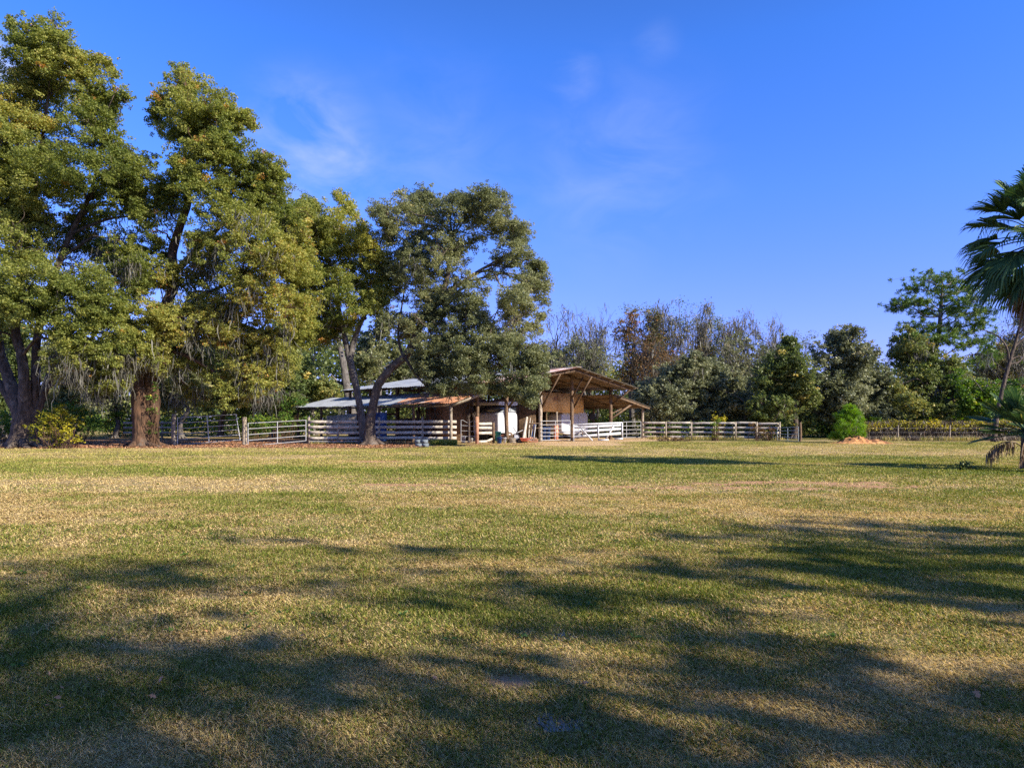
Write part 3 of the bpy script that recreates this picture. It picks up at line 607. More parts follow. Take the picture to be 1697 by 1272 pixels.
def bare_tree(name, label, D, base, top, width, nb=9, leafm=None, lf=0, moss=60, seed=0, r=.25, spread=.5, group=None, lean=0, mossL=(.4, 1.6), tuft=.35, fork=1):
    """leafless branching tree; width in px, top py"""
    st_ = rng.bit_generator.state
    b0 = S(base[0], base[1], D); b0[2] = 0
    root = thing(name, b0, label, 'tree', group)
    Ht = (EYE+(HY-top)/F*D)*1.05; Wd = width/F*D/2
    tb = MB(); tips = []; mids = []
    def br(p, d, L, r, lev):
        n = 5; P = [p]; q = p.copy()
        for i in range(n):
            d = unit(d+rng.normal(0, .16, 3)+V(0, 0, .07)); q = q+d*L/n; P.append(q.copy())
        P = np.array(P); tube(tb, P, np.linspace(r, r*.45, n+1), 6 if lev < 2 else 3, .05, cap=lev < 1)
        for k in range(1, n+1):
            if lev >= 1: mids.append(P[k])
        if lev >= 4: tips.append(q); return
        nk = [6, 5, 4, 4][lev]
        for k in range(nk):
            t = rng.uniform(.35, 1.0) if lev else rng.uniform(.4, 1)
            j = t*n; a = P[int(min(j, n-1))]*(1-(j % 1))+P[int(min(j, n-1))+1]*(j % 1)
            dd = unit(d+rng.normal(0, spread, 3)+V(0, 0, .15)); br(a, dd, L*rng.uniform(.42, .68), max(r*.42, .012), lev+1)
        tips.append(q)
    for f in range(fork):
        d0 = unit(V(lean+rng.normal(0, .12)*(fork > 1)*2, 0, 1)); br(b0+V(0, 0, -.1), d0, Ht*.62, r, 0)
    # keep inside the wanted envelope
    tb.v = [np.stack([b0[0]+np.clip((v[:, 0]-b0[0]), -Wd*1.3, Wd*1.3), v[:, 1], v[:, 2]*1.0], 1) for v in tb.v]
    zmax = max(v[:, 2].max() for v in tb.v); k = Ht/zmax
    for v in tb.v: v[:, 2] = np.where(v[:, 2] > 0, v[:, 2]*k, v[:, 2])
    tb.build('trunk', M['barkg'], root)
    tips = np.array(tips); mids = np.array(mids); tips[:, 2] *= k; mids[:, 2] *= k
    for A in (tips, mids): A[:, 0] = b0[0]+np.clip(A[:, 0]-b0[0], -Wd*1.3, Wd*1.3)
    if moss:
        mm = MB(); pk = mids[rng.integers(0, len(mids), moss)]; moss_strands(mm, pk, mossL, .075, 4); mm.build('spanish_moss', M['moss'], root)['kind'] = 'stuff'
    if leafm is not None:
        mb = MB(); pk = tips[rng.integers(0, len(tips), lf)]
        c = np.repeat(pk, 30, 0)+rng.normal(0, tuft*.9, (len(pk)*30, 3))*V(1, 1, .7); leaves(mb, c, .16, .10, np.clip(rng.normal(.45, .22, len(c)), 0.01, 1)); mb.build('crown', leafm, root)
    return root
GB = 'moss-hung winter trees along the far treeline'
bare_tree('bare_tree', 'leafless moss-hung tree directly behind the barn peak, leftmost of the bare trees', 74, (950, 717), 518, 100, moss=420, leafm=M['grey'], lf=60, r=.3, group=GB, fork=2)
bare_tree('bare_tree', 'slim sparse tree with thin upper leaves just right of the barn peak', 70, (985, 717), 560, 60, moss=60, leafm=M['grey'], lf=70, r=.2, group=GB)
make_tree('autumn_tree', 'browning leafy tree with orange patches behind the right slope of the barn roof', 68, (1045, 720), [[(1048, 720, 0, .3), (1046, 640, 0, .25), (1050, 590, 0, .18), (1052, 550, 0, .08)], [(1048, 610, 0, .16), (1075, 570, 0, .1), (1085, 535, 0, .05)]],
    [(1022, 548, 12), (1038, 530, 10), (1052, 522, 10), (1050, 548, 15), (1078, 520, 12), (1090, 530, 12), (1075, 548, 14), (1035, 575, 18), (1062, 575, 18), (1090, 565, 14), (1045, 605, 20), (1078, 600, 18), (1060, 635, 22), (1030, 630, 18), (1095, 620, 16), (1100, 590, 10)], M['mixed'], M['barkg'], group=GB, LL=.2, LW=.12, dens=.5, subk=.8, moss=60, mossW=.05, seed=63, rsmax=.5, stray=.35, holes=.40, spread=2, tbias=.12)
bare_tree('autumn_tree', 'brown and green sparse tree to the right of the rusty orange one', 70, (1078, 717), 508, 66, moss=60, leafm=M['dark'], lf=160, r=.26, group=GB, tuft=.5)
bare_tree('autumn_tree', 'low russet tree with thin twigs just above the right barn eave', 64, (1062, 717), 560, 76, moss=40, leafm=M['rusty'], lf=120, r=.2, group=GB, tuft=.6)
bare_tree('bare_tree', 'grey tree thick with hanging moss between the autumn trees and the slim tall one', 70, (1118, 717), 510, 56, moss=520, leafm=M['mixed'], lf=90, r=.26, group=GB, fork=2)
bare_tree('slim_tree', 'slim tall tree standing alone against the sky above the big rounded bush', 70, (1165, 717), 508, 34, moss=30, leafm=M['dark'], lf=120, r=.2, group=GB, spread=.34)
bare_tree('bare_tree', 'bare tree with twisting dark upper branches, left one of the crooked pair', 72, (1212, 717), 520, 66, moss=340, leafm=M['mixed'], lf=40, r=.3, group=GB)
bare_tree('bare_tree', 'bare tree with branches sweeping right and pale moss curtains, right one of the crooked pair', 72, (1255, 717), 520, 80, moss=520, leafm=M['mixed'], lf=40, r=.3, group=GB, fork=2, lean=.05)
bare_tree('bare_tree', 'low thin bare tree filling the gap before the dark evergreens', 74, (1302, 717), 555, 60, moss=60, leafm=M['dark'], lf=80, r=.2, group=GB)
bare_tree('bare_tree', 'thin grey bare tree behind the pine and the leaning trunk', 66, (1630, 717), 540, 90, moss=200, leafm=M['twig'], lf=30, r=.25, group=GB)
bare_tree('bare_tree', 'twiggy bare tree at the right picture edge behind the palm', 62, (1720, 717), 520, 110, moss=160, leafm=M['grey'], lf=60, r=.25, group=GB)

make_tree('rounded_oak', 'broad rounded grey green oak crown behind the middle of the plank fence', 57, (1150, 724), st(1150, 724, 57, 650, .3),
    [(1150, 596, 18), (1135, 612, 22), (1105, 630, 28), (1180, 612, 22), (1165, 632, 32), (1200, 628, 24), (1222, 640, 22), (1080, 655, 26), (1115, 660, 34), (1160, 665, 36), (1205, 665, 34), (1235, 660, 18), (1075, 685, 20), (1105, 692, 26), (1145, 695, 28), (1185, 695, 28), (1225, 690, 24), (1240, 675, 14), (1062, 640, 12), (1055, 665, 12)],
    M['grey'], M['barkg'], LL=.19, LW=.12, dens=1.1, subk=1.3, seed=71, moss=20, spread=1.8, rsmax=.7)
make_tree('evergreen_tree', 'dark evergreen between the rounded oak and the tall grey green tree', 54, (1316, 727), st(1316, 727, 54, 620, .25),
    [(1302, 560, 9), (1310, 575, 14), (1290, 598, 18), (1325, 592, 16), (1305, 615, 26), (1270, 622, 18), (1335, 625, 20), (1280, 648, 28), (1320, 650, 30), (1262, 670, 20), (1295, 680, 28), (1335, 680, 22), (1345, 655, 16), (1262, 700, 16), (1330, 700, 20)],
    M['dark'], M['bark'], LL=.19, LW=.12, dens=1.0, subk=1.2, seed=73, spread=1.6, rsmax=.6)
make_tree('evergreen_tree', 'tall bushy grey green tree behind the bright young pine', 56, (1385, 725), st(1385, 725, 56, 600, .28),
    [(1400, 548, 12), (1380, 562, 18), (1415, 562, 20), (1360, 580, 18), (1440, 570, 8), (1395, 590, 28), (1430, 590, 20), (1370, 615, 28), (1415, 620, 34), (1450, 615, 20), (1365, 650, 26), (1400, 655, 34), (1440, 650, 30), (1470, 640, 18), (1365, 685, 24), (1405, 690, 28), (1450, 685, 30), (1480, 672, 16), (1375, 708, 18), (1465, 705, 16)],
    M['grey'], M['bark'], LL=.19, LW=.12, dens=1.0, subk=1.2, seed=75, spread=1.8, rsmax=.6)
make_tree('evergreen_tree', 'dense dark green tree massed under the tall pine', 57, (1560, 725), st(1540, 725, 57, 620, .25),
    [(1505, 552, 14), (1495, 575, 16), (1525, 570, 20), (1500, 600, 22), (1540, 600, 28), (1580, 605, 20), (1515, 635, 28), (1555, 640, 32), (1590, 640, 24), (1500, 670, 22), (1535, 680, 28), (1575, 680, 28), (1615, 670, 24), (1625, 645, 18), (1650, 665, 20), (1485, 640, 12), (1680, 670, 22), (1660, 690, 20), (1620, 695, 18)],
    M['dark'], M['bark'], LL=.19, LW=.12, dens=1.0, subk=1.2, seed=77, tbias=.1, moss=40, spread=1.8, rsmax=.6)
make_tree('evergreen_tree', 'yellow green vine-covered tree between the dark green mass and the palm', 52, (1640, 727), st(1640, 727, 52, 660, .2),
    [(1600, 660, 16), (1625, 650, 18), (1650, 645, 16), (1610, 685, 18), (1640, 680, 20), (1670, 655, 18), (1690, 640, 20), (1700, 670, 24), (1590, 625, 14)],
    M['green'], M['barkg'], LL=.19, LW=.12, dens=.8, seed=78, spread=1.4, rsmax=.6)

# pine: flat tiers of needle tufts
def needle_tufts(mb, C, R, per, L, W, tb=0, seed=0):
    C = np.asarray(C); idx = np.repeat(np.arange(len(C)), per); n = len(idx)
    d = rng.normal(0, 1, (n, 3)); d[:, 2] = d[:, 2]*.8+.35; d /= np.linalg.norm(d, axis=1)[:, None]
    c = C[idx]+d*(R*rng.uniform(.25, 1, n))[:, None]
    t = np.clip(.45+tb+rng.normal(0, .12, len(C))[idx]+rng.normal(0, .12, n), .01, 1)
    leaves(mb, c, L, W, t, axis=d, jit=.25)
D = 60; b0 = S(1545, 722, D); b0[2] = 0
pine = thing('pine_tree', b0, 'tall open-crowned pine with flat needle tiers near the right edge, against the sky', 'pine tree')
tb = MB(); P, R = smooth_path([S(1545, 724, D), S(1540, 660, D), S(1545, 600, D), S(1556, 550, D), S(1560, 500, D), S(1562, 462, D)], [.34, .30, .26, .2, .12, .05], 6)
tube(tb, P, R, 8, .05)
pc = [(1540, 466, 13), (1562, 458, 13), (1585, 468, 11), (1520, 478, 10), (1600, 480, 9), (1502, 500, 10), (1490, 508, 9), (1525, 502, 8), (1560, 484, 12), (1590, 496, 12), (1612, 500, 12), (1575, 512, 10), (1535, 518, 9), (1600, 520, 12), (1625, 516, 9), (1620, 535, 10),
      (1545, 545, 12), (1520, 542, 10), (1582, 548, 12), (1610, 552, 12), (1595, 572, 11), (1625, 565, 9), (1565, 560, 10), (1640, 590, 9), (1625, 600, 10), (1535, 568, 10), (1510, 560, 9)]
T = []
for (x, y, r) in pc:
    dd = rng.uniform(-2.2, 2.2); c = S(x, y, D+dd); Rm = r*D/F
    zz = P[:, 2]; k = int(np.argmin(np.abs(zz-(c[2]-.7)))); limb(tb, P[k], c, .07, .025, .02, 5)
    for _ in range(34):
        q = c+rng.normal(0, .5, 3)*Rm*V(1.6, 1.6, .6)*1.6; T.append(q)
        if rng.random() < .35: limb(tb, c, q, .02, .008, 0, 3)
tb.build('trunk', M['barkg'], pine); mb = MB(); needle_tufts(mb, T, .26, 46, .26, .05); mb.build('crown', M['needle'], pine)
mm = MB(); TT = np.array(T); moss_strands(mm, TT[rng.integers(0, len(TT), 40)], (.4, 1.4), .04, 2); mm.build('spanish_moss', M['moss'], pine)['kind'] = 'stuff'
# leaning bare tree by the palm
D = 46
make_tree('leaning_tree', 'leaning slender grey trunk with thin bare branches between the pine and the palm', D, (1650, 731),
    [[(1646, 731, 0, .17), (1652, 690, 0, .16), (1660, 650, 0, .14), (1670, 610, 0, .13), (1682, 570, 0, .11), (1692, 535, 0, .09), (1704, 490, 0, .05)],
     [(1673, 600, 0, .09), (1668, 575, 0, .07), (1655, 558, 0, .05), (1635, 548, 0, .035), (1620, 545, 0, .02)],
     [(1680, 575, 0, .07), (1698, 560, 0, .05), (1720, 548, 0, .03)], [(1668, 615, 0, .05), (1650, 600, .3, .03), (1640, 580, .5, .015)], [(1674, 596, 0, .05), (1690, 590, .3, .03), (1706, 596, .5, .015)]],
    [(1700, 500, 14), (1690, 530, 9), (1715, 540, 12), (1640, 575, 7), (1705, 600, 8)], M['needle'], M['bark'], LL=.2, LW=.1, dens=.35, moss=25, seed=81, flare=.2, mossW=.04)

# small bright young pine on the mound
D = 44; b0 = S(1408, 733, D); b0[2] = 0
yp = thing('young_pine', b0, 'bright green bushy young pine beside the orange dirt mound', 'pine tree')
tb = MB(); tube(tb, [b0+V(0, 0, -.1), S(1409, 700, D), S(1410, 676, D)], [.05, .035, .012], 6); T = []; DD = []
for k in range(120):
    t = rng.random(); zz = .15+2.15*t; rad = (1.02*math.sin(min(1, (1-t)*1.25+.12)*1.57))*rng.uniform(.35, 1.12); a = rng.random()*6.28
    q = b0+V(math.cos(a)*rad, math.sin(a)*rad, zz+.25*rad); T.append(q)
    if k % 3 == 0: tube(tb, [b0+V(0, 0, max(.1, zz-.3)), q], [.012, .004], 3)
for _ in range(14): T.append(S(1388+rng.normal(0, 6), 724+rng.normal(0, 3), D-.3))
tb.build('trunk', M['bark2'], yp); mb = MB(); needle_tufts(mb, T, .22, 75, .26, .026, .0); mb.build('crown', M['young'], yp)

for (nm, lab, D, x, bl, mt, sd) in (
    ('mossy_tree', 'sparse mossy grey tree filling the gap between the pine and the palm', 64, 1655, [(1620, 600, 14), (1645, 585, 16), (1670, 575, 16), (1690, 560, 16), (1640, 620, 20), (1670, 610, 20), (1695, 600, 20), (1625, 640, 16), (1660, 640, 20), (1690, 640, 20)], 'mixed', 91),
    ('mossy_tree', 'grey green leafy tree behind the crooked bare pair above the long fence', 66, 1235, [(1205, 575, 14), (1225, 560, 14), (1250, 570, 14), (1215, 600, 18), (1245, 595, 18), (1270, 590, 14), (1230, 625, 18), (1265, 620, 16)], 'grey', 92),
    ('mossy_tree', 'olive leafy tree behind the barn roof right of the leaning oak', 66, 965, [(930, 585, 14), (950, 570, 14), (975, 578, 14), (1000, 590, 12), (940, 605, 16), (970, 600, 16), (1000, 612, 14), (915, 600, 10)], 'live', 93),
    ('mossy_tree', 'brown tinged tree between the slim tall tree and the grey moss tree', 66, 1135, [(1120, 560, 12), (1140, 550, 12), (1150, 575, 14), (1125, 590, 16), (1150, 600, 14), (1175, 580, 10)], 'mixed', 94)):
    make_tree(nm, lab, D, (x, HY+F*EYE/D), st(x, HY+F*EYE/D, D, 590, .2), bl, M[mt], M['barkg'], group='mossy trees in the far treeline', LL=.19, LW=.12, dens=.5, subk=.8, moss=60, mossW=.05, seed=sd, rsmax=.5, stray=.35, holes=.38, spread=1.6)
# ================================================================= shrubs
def shrub(name, label, D, x, y0, blobs, leaf, LL=.12, LW=.08, group=None, dens=.7, cat='shrub', tb_=0, spread=.5, subk=1.0):
    b0 = S(x, y0, D); b0[2] = 0; root = thing(name, b0, label, cat, group); sc = D/F
    BL = [(S(b[0], b[1], D+rng.uniform(-1, 1)*spread), b[2]*sc) for b in blobs]
    tb = MB()
    for c, R in BL:
        for _ in range(7):
            a = b0+V(rng.normal(0, .25), rng.normal(0, .2), -.03); a[0] = a[0]*.4+c[0]*.6+rng.normal(0, .1); limb(tb, a, c+rng.normal(0, .5, 3)*R, .018, .005, .05, 4)
    tb.build('stem', M['bark2'], root)
    mb = MB(); crown_leaves(mb, BL, LL, LW, dens, subk, rs_f=.35, rsmin=.15, rsmax=.45, tbias=tb_, stray=.25, holes=.3)
    for v in mb.v: v[:, 2] = np.maximum(v[:, 2], .02)
    mb.build('foliage', leaf, root); return root
shrub('yellow_shrub', 'bright yellow-leaved shrub at the right foot of the left oak', 35.6, 103, 743, [(95, 690, 18), (120, 700, 16), (75, 700, 20), (112, 720, 14), (85, 722, 16), (128, 728, 7), (60, 715, 16), (100, 735, 8)], M['yellow'], dens=.5, LL=.10, LW=.08)
shrub('green_shrub', 'leafy green and yellow shrub growing behind the yellow one near the left oak', 44, 120, 733, [(90, 680, 18), (120, 678, 18), (145, 684, 16), (70, 690, 16), (130, 700, 16), (155, 700, 12), (100, 703, 16)], M['green'], dens=.6)
shrub('green_shrub', 'bright green shrub at the far left edge behind the oak trunk', 44, 5, 733, [(-8, 700, 20), (12, 690, 14), (18, 712, 14), (-20, 720, 16)], M['green'], dens=.6, tb_=.08)
shrub('green_shrub', 'low bright green shrub just left of the brown double trunk', 56, 200, 725, [(185, 690, 14), (208, 684, 13), (215, 698, 10), (170, 700, 10)], M['green'], dens=.6, LL=.16, LW=.1)
shrub('ivy_shrub', 'ivy and weeds climbing the right side of the brown double trunk', 37.2, 254, 738, [(252, 660, 8), (254, 680, 7), (250, 700, 7), (252, 716, 6), (256, 640, 7)], M['green'], dens=.4, spread=.1)
shrub('green_shrub', 'yellow green bush seen over the right metal gate', 53, 460, 727, [(430, 700, 12), (455, 703, 13), (480, 700, 12), (500, 703, 10), (412, 706, 8), (470, 690, 10), (490, 690, 8)], M['green'], dens=.6, LL=.16, LW=.1, tb_=.12)
shrub('green_shrub', 'green bush between the right metal gate and the shed roof tip', 55, 485, 726, [(475, 672, 13), (495, 665, 12), (465, 655, 12), (490, 685, 10), (505, 680, 10)], M['green'], dens=.6, LL=.16, LW=.1)
shrub('brown_shrub', 'dull brown leafy undergrowth under the left oak canopy at the picture edge', 38.5, 25, 738, [(5, 728, 12), (25, 732, 10), (-15, 725, 12), (60, 735, 8)], M['rusty'], dens=.4, LL=.1, LW=.07)
for k, (x, y) in enumerate(((1000, 700), (1035, 702), (1085, 700), (975, 704))):
    shrub('yellow_shrub', ['yellow green bush framed by the right bay of the barn', 'yellow bush seen past the outer lean-to post', 'yellow bush behind the first fence bay right of the barn', 'bush behind the white trailer under the barn'][k], 64-k, x, 722, [(x-10, y, 9), (x+8, y-4, 9), (x+2, y+8, 8), (x+14, y+8, 6)], M['yellow' if k % 2 else 'green'], dens=.55, LL=.18, LW=.12)
shrub('yellow_shrub', 'yellow leaved vine bush rising over the fence below the rounded oak', 51, 1190, 729, [(1185, 692, 8), (1198, 695, 9), (1188, 703, 6)], M['yellow'], dens=.5, LL=.12)
shrub('fence_vine', 'green and russet vine clump climbing the third post of the long plank fence', 48.3, 1184, 730, [(1184, 722, 5), (1186, 712, 5), (1184, 703, 5), (1190, 697, 5)], M['green'], dens=.5, LL=.09, LW=.06, spread=.15)
shrub('dry_weeds', 'dry russet weeds piled at the foot of the plank fence near the barn', 47.6, 1110, 731, [(1095, 729, 5), (1105, 727, 5), (1118, 728, 5), (1130, 729, 4), (1140, 730, 3)], M['rusty'], dens=.5, LL=.09, LW=.05, spread=.2)
shrub('fence_vine', 'red brown vine tangled on the plank fence just left of the dark tube gate', 48.5, 1262, 730, [(1255, 712, 6), (1268, 716, 7), (1280, 710, 6), (1245, 704, 4), (1275, 726, 6)], M['rusty'], dens=.35, LL=.09, LW=.06, spread=.2)
shrub('dry_weeds', 'low pale weeds behind the metal trough at the fence foot', 40.3, 672, 736, [(650, 734, 4), (665, 735, 4), (680, 736, 4), (640, 735, 3)], M['twig'], dens=.4, LL=.1, LW=.03, spread=.2)
shrub('weed_clump', 'small dark weed clump alone on the lawn left of the drooping dead palm frond', 20.4, 1601, 780, [(1601, 773, 7), (1594, 776, 5), (1612, 776, 5), (1601, 766, 5)], M['dark'], dens=.35, LL=.07, LW=.045, spread=.08)
# vine-covered wire fence at the right
D = 49; b0 = S(1560, 729, D); b0[2] = 0
hg = thing('vine_hedge', b0, 'long brown vine tangle topped with yellow leaves on the wire fence at right', 'hedge')
mb = MB(); n = 20000
px = rng.uniform(1435, 1790, n); d_ = D+.5+rng.normal(0, .35, n); z = rng.uniform(0, 1.25, n)+.15*fbm(px*.05, px*0, seed=3)
c = np.stack([(px-CX)/F*d_, d_, z], 1); leaves(mb, c, .42, .03, np.clip(rng.normal(.45, .25, n), .01, 1), axis=(0, 0, 1), jit=.45)
mb.build('stem', M['twig'], hg)
mb = MB(); n = 11000; px = rng.uniform(1432, 1790, n); d_ = D+.5+rng.normal(0, .45, n)
top = 1.12+.55*(fbm(px*.045, px*0, seed=8)-.4)+.25*(fbm(px*.2, px*0, seed=12)-.5)
z = top+np.clip(rng.normal(0, .16, n), -.6, .4)-.12; c = np.stack([(px-CX)/F*d_, d_, z], 1)
t = np.clip(fbm(px*.06, z*2, seed=5)*1.0+rng.normal(0, .15, n), .01, 1); leaves(mb, c, .11, .08, t); mb.build('foliage', M['yellow'], hg)
mb = MB(); n = 6000; px = rng.uniform(1432, 1790, n); d_ = D+rng.normal(0, .5, n); z = rng.uniform(.1, .4, n); c = np.stack([(px-CX)/F*d_, d_, z*.6], 1)
leaves(mb, c, .4, .02, np.clip(rng.normal(.7, .2, n), .01, 1), axis=(0, 0, 1), jit=.4); mb.build('dry_grass', M['twig'], hg)

# understorey and far woods that read as one mass
mb = MB()
def mass(x0, x1, D0, D1, ytop0, ytop1, n, L, t0, seed):
    px = rng.uniform(x0, x1, n); d = rng.uniform(D0, D1, n)
    top = EYE+(HY-(ytop0+(ytop1-ytop0)*fbm(px*.012, d*.15, seed=seed, oct=4)*1.0))/F*d
    z = top*rng.random(n)**.7; x = (px-CX)/F*d
    keep = fbm(x*.35, z*.45, d*.25, seed=seed+3, oct=3) > .42
    c = np.stack([x, d, z], 1)[keep]; t = np.clip(t0+(fbm(x*.2, z*.3, d*.2, seed=seed+4)[keep]-.5)*1.2+rng.normal(0, .15, keep.sum()), .01, 1)
    leaves(mb, c, L, L*.62, t)
mass(-350, 2100, 106, 122, 668, 648, 60000, .75, .45, 90)
mass(-250, 700, 84, 104, 600, 540, 75000, .55, .42, 100)
mass(650, 1300, 78, 96, 630, 565, 80000, .36, .5, 110)
mass(1250, 1950, 72, 88, 645, 575, 70000, .36, .48, 120)
wd = mb.build('distant_woods', M['dark'], None); tag(wd, 'dense dark woodland closing the far side of the property', 'woods', kind='stuff')
mb = MB()
mass(-200, 520, 60, 70, 712, 668, 30000, .22, .5, 130); mass(1060, 1460, 55, 62, 712, 680, 18000, .2, .35, 140); mass(1440, 1800, 54, 60, 705, 670, 16000, .2, .5, 150)
wd = mb.build('undergrowth', M['green'], None); tag(wd, 'leafy undergrowth along the foot of the woods', 'undergrowth', kind='stuff')

# ================================================================= palms
def fan_frond(mb, pb, base, d, petiole, size, droop=.5, n=34, seed=0, span=2.6, wid=.035, tb=0, fold=.35):
    "petiole from base along d curving down, then a fan of pleated segments"
    d = unit(d); P = [base]; q = base.copy(); dd = d.copy()
    for i in range(5):
        q = q+dd*petiole/5; P.append(q.copy()); dd = unit(dd+V(0, 0, -.09*droop*2))
    tube(pb, P, np.linspace(.028, .012, 6), 4)
    h = q; f = unit(dd); s = unit(np.cross(f, V(0, 0, 1)+rng.normal(0, .15, 3))); u = np.cross(s, f)
    for k in range(n):
        a = (k/(n-1)-.5)*span; L = size*(1-.28*(abs(a)/(span/2))**2)*rng.uniform(.9, 1.06)
        dr = unit(f*math.cos(a)+s*math.sin(a)+u*fold*(abs(a)/(span/2))); sd = unit(np.cross(dr, u)+u*rng.normal(0, .4))
        w = wid*rng.uniform(.8, 1.2); p0 = h-f*.05; p1 = h+dr*L*.45; p2 = h+dr*L*.8+V(0, 0, -.10*L*droop); p3 = h+dr*L*.97+V(0, 0, -.34*L*droop*rng.uniform(.5, 1.5))
        vs = [p0-sd*w*.25, p0+sd*w*.25, p1-sd*w, p1+sd*w, p2-sd*w*.6, p2+sd*w*.6, p3-sd*w*.08, p3+sd*w*.08]
        mb.add(vs, [[0, 1, 3, 2], [2, 3, 5, 4], [4, 5, 7, 6]], np.clip(.42+tb+rng.normal(0, .2), .01, 1))
def frond(root, mat, base, d, pet, size, nm='frond', **kw):
    m1 = MB(); fan_frond(m1, m1, base, d, pet, size, **kw); m1.build(nm, mat, root)
pb = V(15.25, 19.5, 0)
pr = thing('cabbage_palm', pb, 'tall fan palm with a skirt of brown dead fronds at the right edge', 'palm')
tb = MB(); P, R = smooth_path([pb+V(0, 0, -.1), pb+V(.02, 0, 1), pb+V(.05, 0, 3), pb+V(0, 0, 5.2), pb+V(-.03, 0, 6.5)], [.28, .2, .17, .19, .22], 5); tube(tb, P, R, 12, .05)
for k in range(60):
    z = rng.uniform(4.0, 6.0); a = rng.random()*6.28; o = V(math.cos(a), math.sin(a), 0); beam(tb, pb+o*.15+V(0, 0, z), pb+o*.32+V(0, 0, z+.35), .07, .03)
tb.build('trunk', M['barkg'], pr)
ct = pb+V(-.03, 0, 6.45)
for k in range(60):
    a = k*2.399963; t = (k+.5)/60
    el = math.radians(78-112*t+rng.normal(0, 5)); d = V(math.cos(a)*math.cos(el), math.sin(a)*math.cos(el), math.sin(el))
    frond(pr, M['palm'], ct+V(0, 0, .25*(1-t)), d, rng.uniform(1.1, 1.45), rng.uniform(.95, 1.15), droop=.45+.5*t, tb=rng.normal(0, .08), n=32)
for k in range(40):
    a = k*2.4+1; el = math.radians(rng.uniform(-78, -40)); d = V(math.cos(a)*math.cos(el), math.sin(a)*math.cos(el), math.sin(el))
    frond(pr, M['deadpalm'], ct+V(0, 0, -.3), d, rng.uniform(.7, 1.2), rng.uniform(.7, 1.0), 'dead_frond', droop=1.3, n=22, span=2.0, tb=rng.normal(0, .15), fold=-.3, wid=.03)
# flower stalk arching out at the left
m1 = MB(); a0 = ct; P = [ct, ct+V(-.8, -.2, .55), ct+V(-1.5, -.3, .65), ct+V(-2.05, -.4, .35), ct+V(-2.3, -.4, -.1)]; P, R = smooth_path(P, [.02, .016, .012, .008, .004], 5); tube(m1, P, R, 4)
for q in P[8:]:
    for _ in range(5): tube(m1, [q, q+V(rng.normal(0, .05), rng.normal(0, .05), -rng.uniform(.1, .32))], [.006, .003], 3, tint=.5)
m1.build('flower_stalk', M['palm'], pr)
pb2 = V(15.7, 20.8, 0)
p2 = thing('young_palm', pb2, 'low young fan palm with stiff fronds under the tall palm at the right edge', 'palm')
tb = MB(); tube(tb, [pb2+V(0, 0, -.1), pb2+V(0, 0, .6), pb2+V(0, 0, 1.15)], [.2, .17, .15], 8, .06); tb.build('trunk', M['barkg'], p2)
for k in range(22):
    a = k*2.399963+2.6; t = (k+.5)/22; el = math.radians(74-84*t); d = V(math.cos(a)*math.cos(el), math.sin(a)*math.cos(el), math.sin(el))
    frond(p2, M['palm'], pb2+V(0, 0, 1.1), d, rng.uniform(.6, .9), rng.uniform(.75, .95), droop=.12, tb=.1, n=32, span=2.9, fold=.1, wid=.03)
for k, (dx, dy) in enumerate(((-1.25, -.15), (-.7, -.7), (-1.0, .35))):
    m1 = MB(); P, R = smooth_path([pb2+V(0, 0, .55), pb2+V(dx*.35, dy*.35, .82), pb2+V(dx*.75, dy*.75, .72), pb2+V(dx, dy, .42)], [.02, .016, .012, .008], 6); tube(m1, P, R, 5, tint=.6)
    for q in P[6:]:
        for _ in range(4):
            L = rng.uniform(.22, .5); L = min(L, q[2]-.03); s = V(math.cos(k+_), math.sin(k+_), 0)*rng.uniform(.008, .016); o_ = rng.normal(0, .05, 3); o_[2] = 0
            m1.add([q-s, q+s, q+o_*.6-V(0, 0, L*.5)-s*1.3, q+o_*.6-V(0, 0, L*.5)+s*1.3, q+o_-V(0, 0, L)-s*.2, q+o_-V(0, 0, L)+s*.2], [[0, 1, 3, 2], [2, 3, 5, 4]], np.clip(rng.normal(.5, .25), .02, 1))
    m1.build('dead_frond', M['deadpalm'], p2)

# ================================================================= trees behind the camera (their shadows reach the lawn)
def shade_tree(label, p, q, Ht, cols, seed, rr=(.32, .66), dn=.5):
    b = V(.489*p, .872*p, 0)+q*V(-.872, .489, 0)
    root = thing('oak_tree', b, label, 'tree', 'oaks behind the photographer'); tb = MB()
    P, R = smooth_path([b+V(0, 0, -.1), b+V(.1, .1, 2.5), b+V(-.1, .2, 5), b+V(0, 0, Ht*.7)], [.26, .2, .16, .08], 6); tube(tb, P, R, 10, .06)
    BL = []
    for (dp, z0, z1) in cols:
        z = z0; dq = rng.normal(0, .8)
        while z < z1:
            r = rng.uniform(*rr); pp = dp+rng.normal(0, .16); BL.append((b+pp*V(.489, .872, 0)+dq*V(-.872, .489, 0)+V(0, 0, z), r)); z += r*rng.uniform(1.0, 2.1)
        c = b+dp*V(.489, .872, 0)+dq*V(-.872, .489, 0)+V(0, 0, (z0+z1)/2); k = int(np.argmin(np.abs(P[:, 2]-z0*.8))); limb(tb, P[k], c, .05, .02, .08)
    tb.build('trunk', M['bark'], root); mb = MB(); crown_leaves(mb, BL, .22, .14, dn, .9, holes=.34, stray=.25, rsmin=.18, rsmax=.3); mb.build('crown', M['oak'], root)
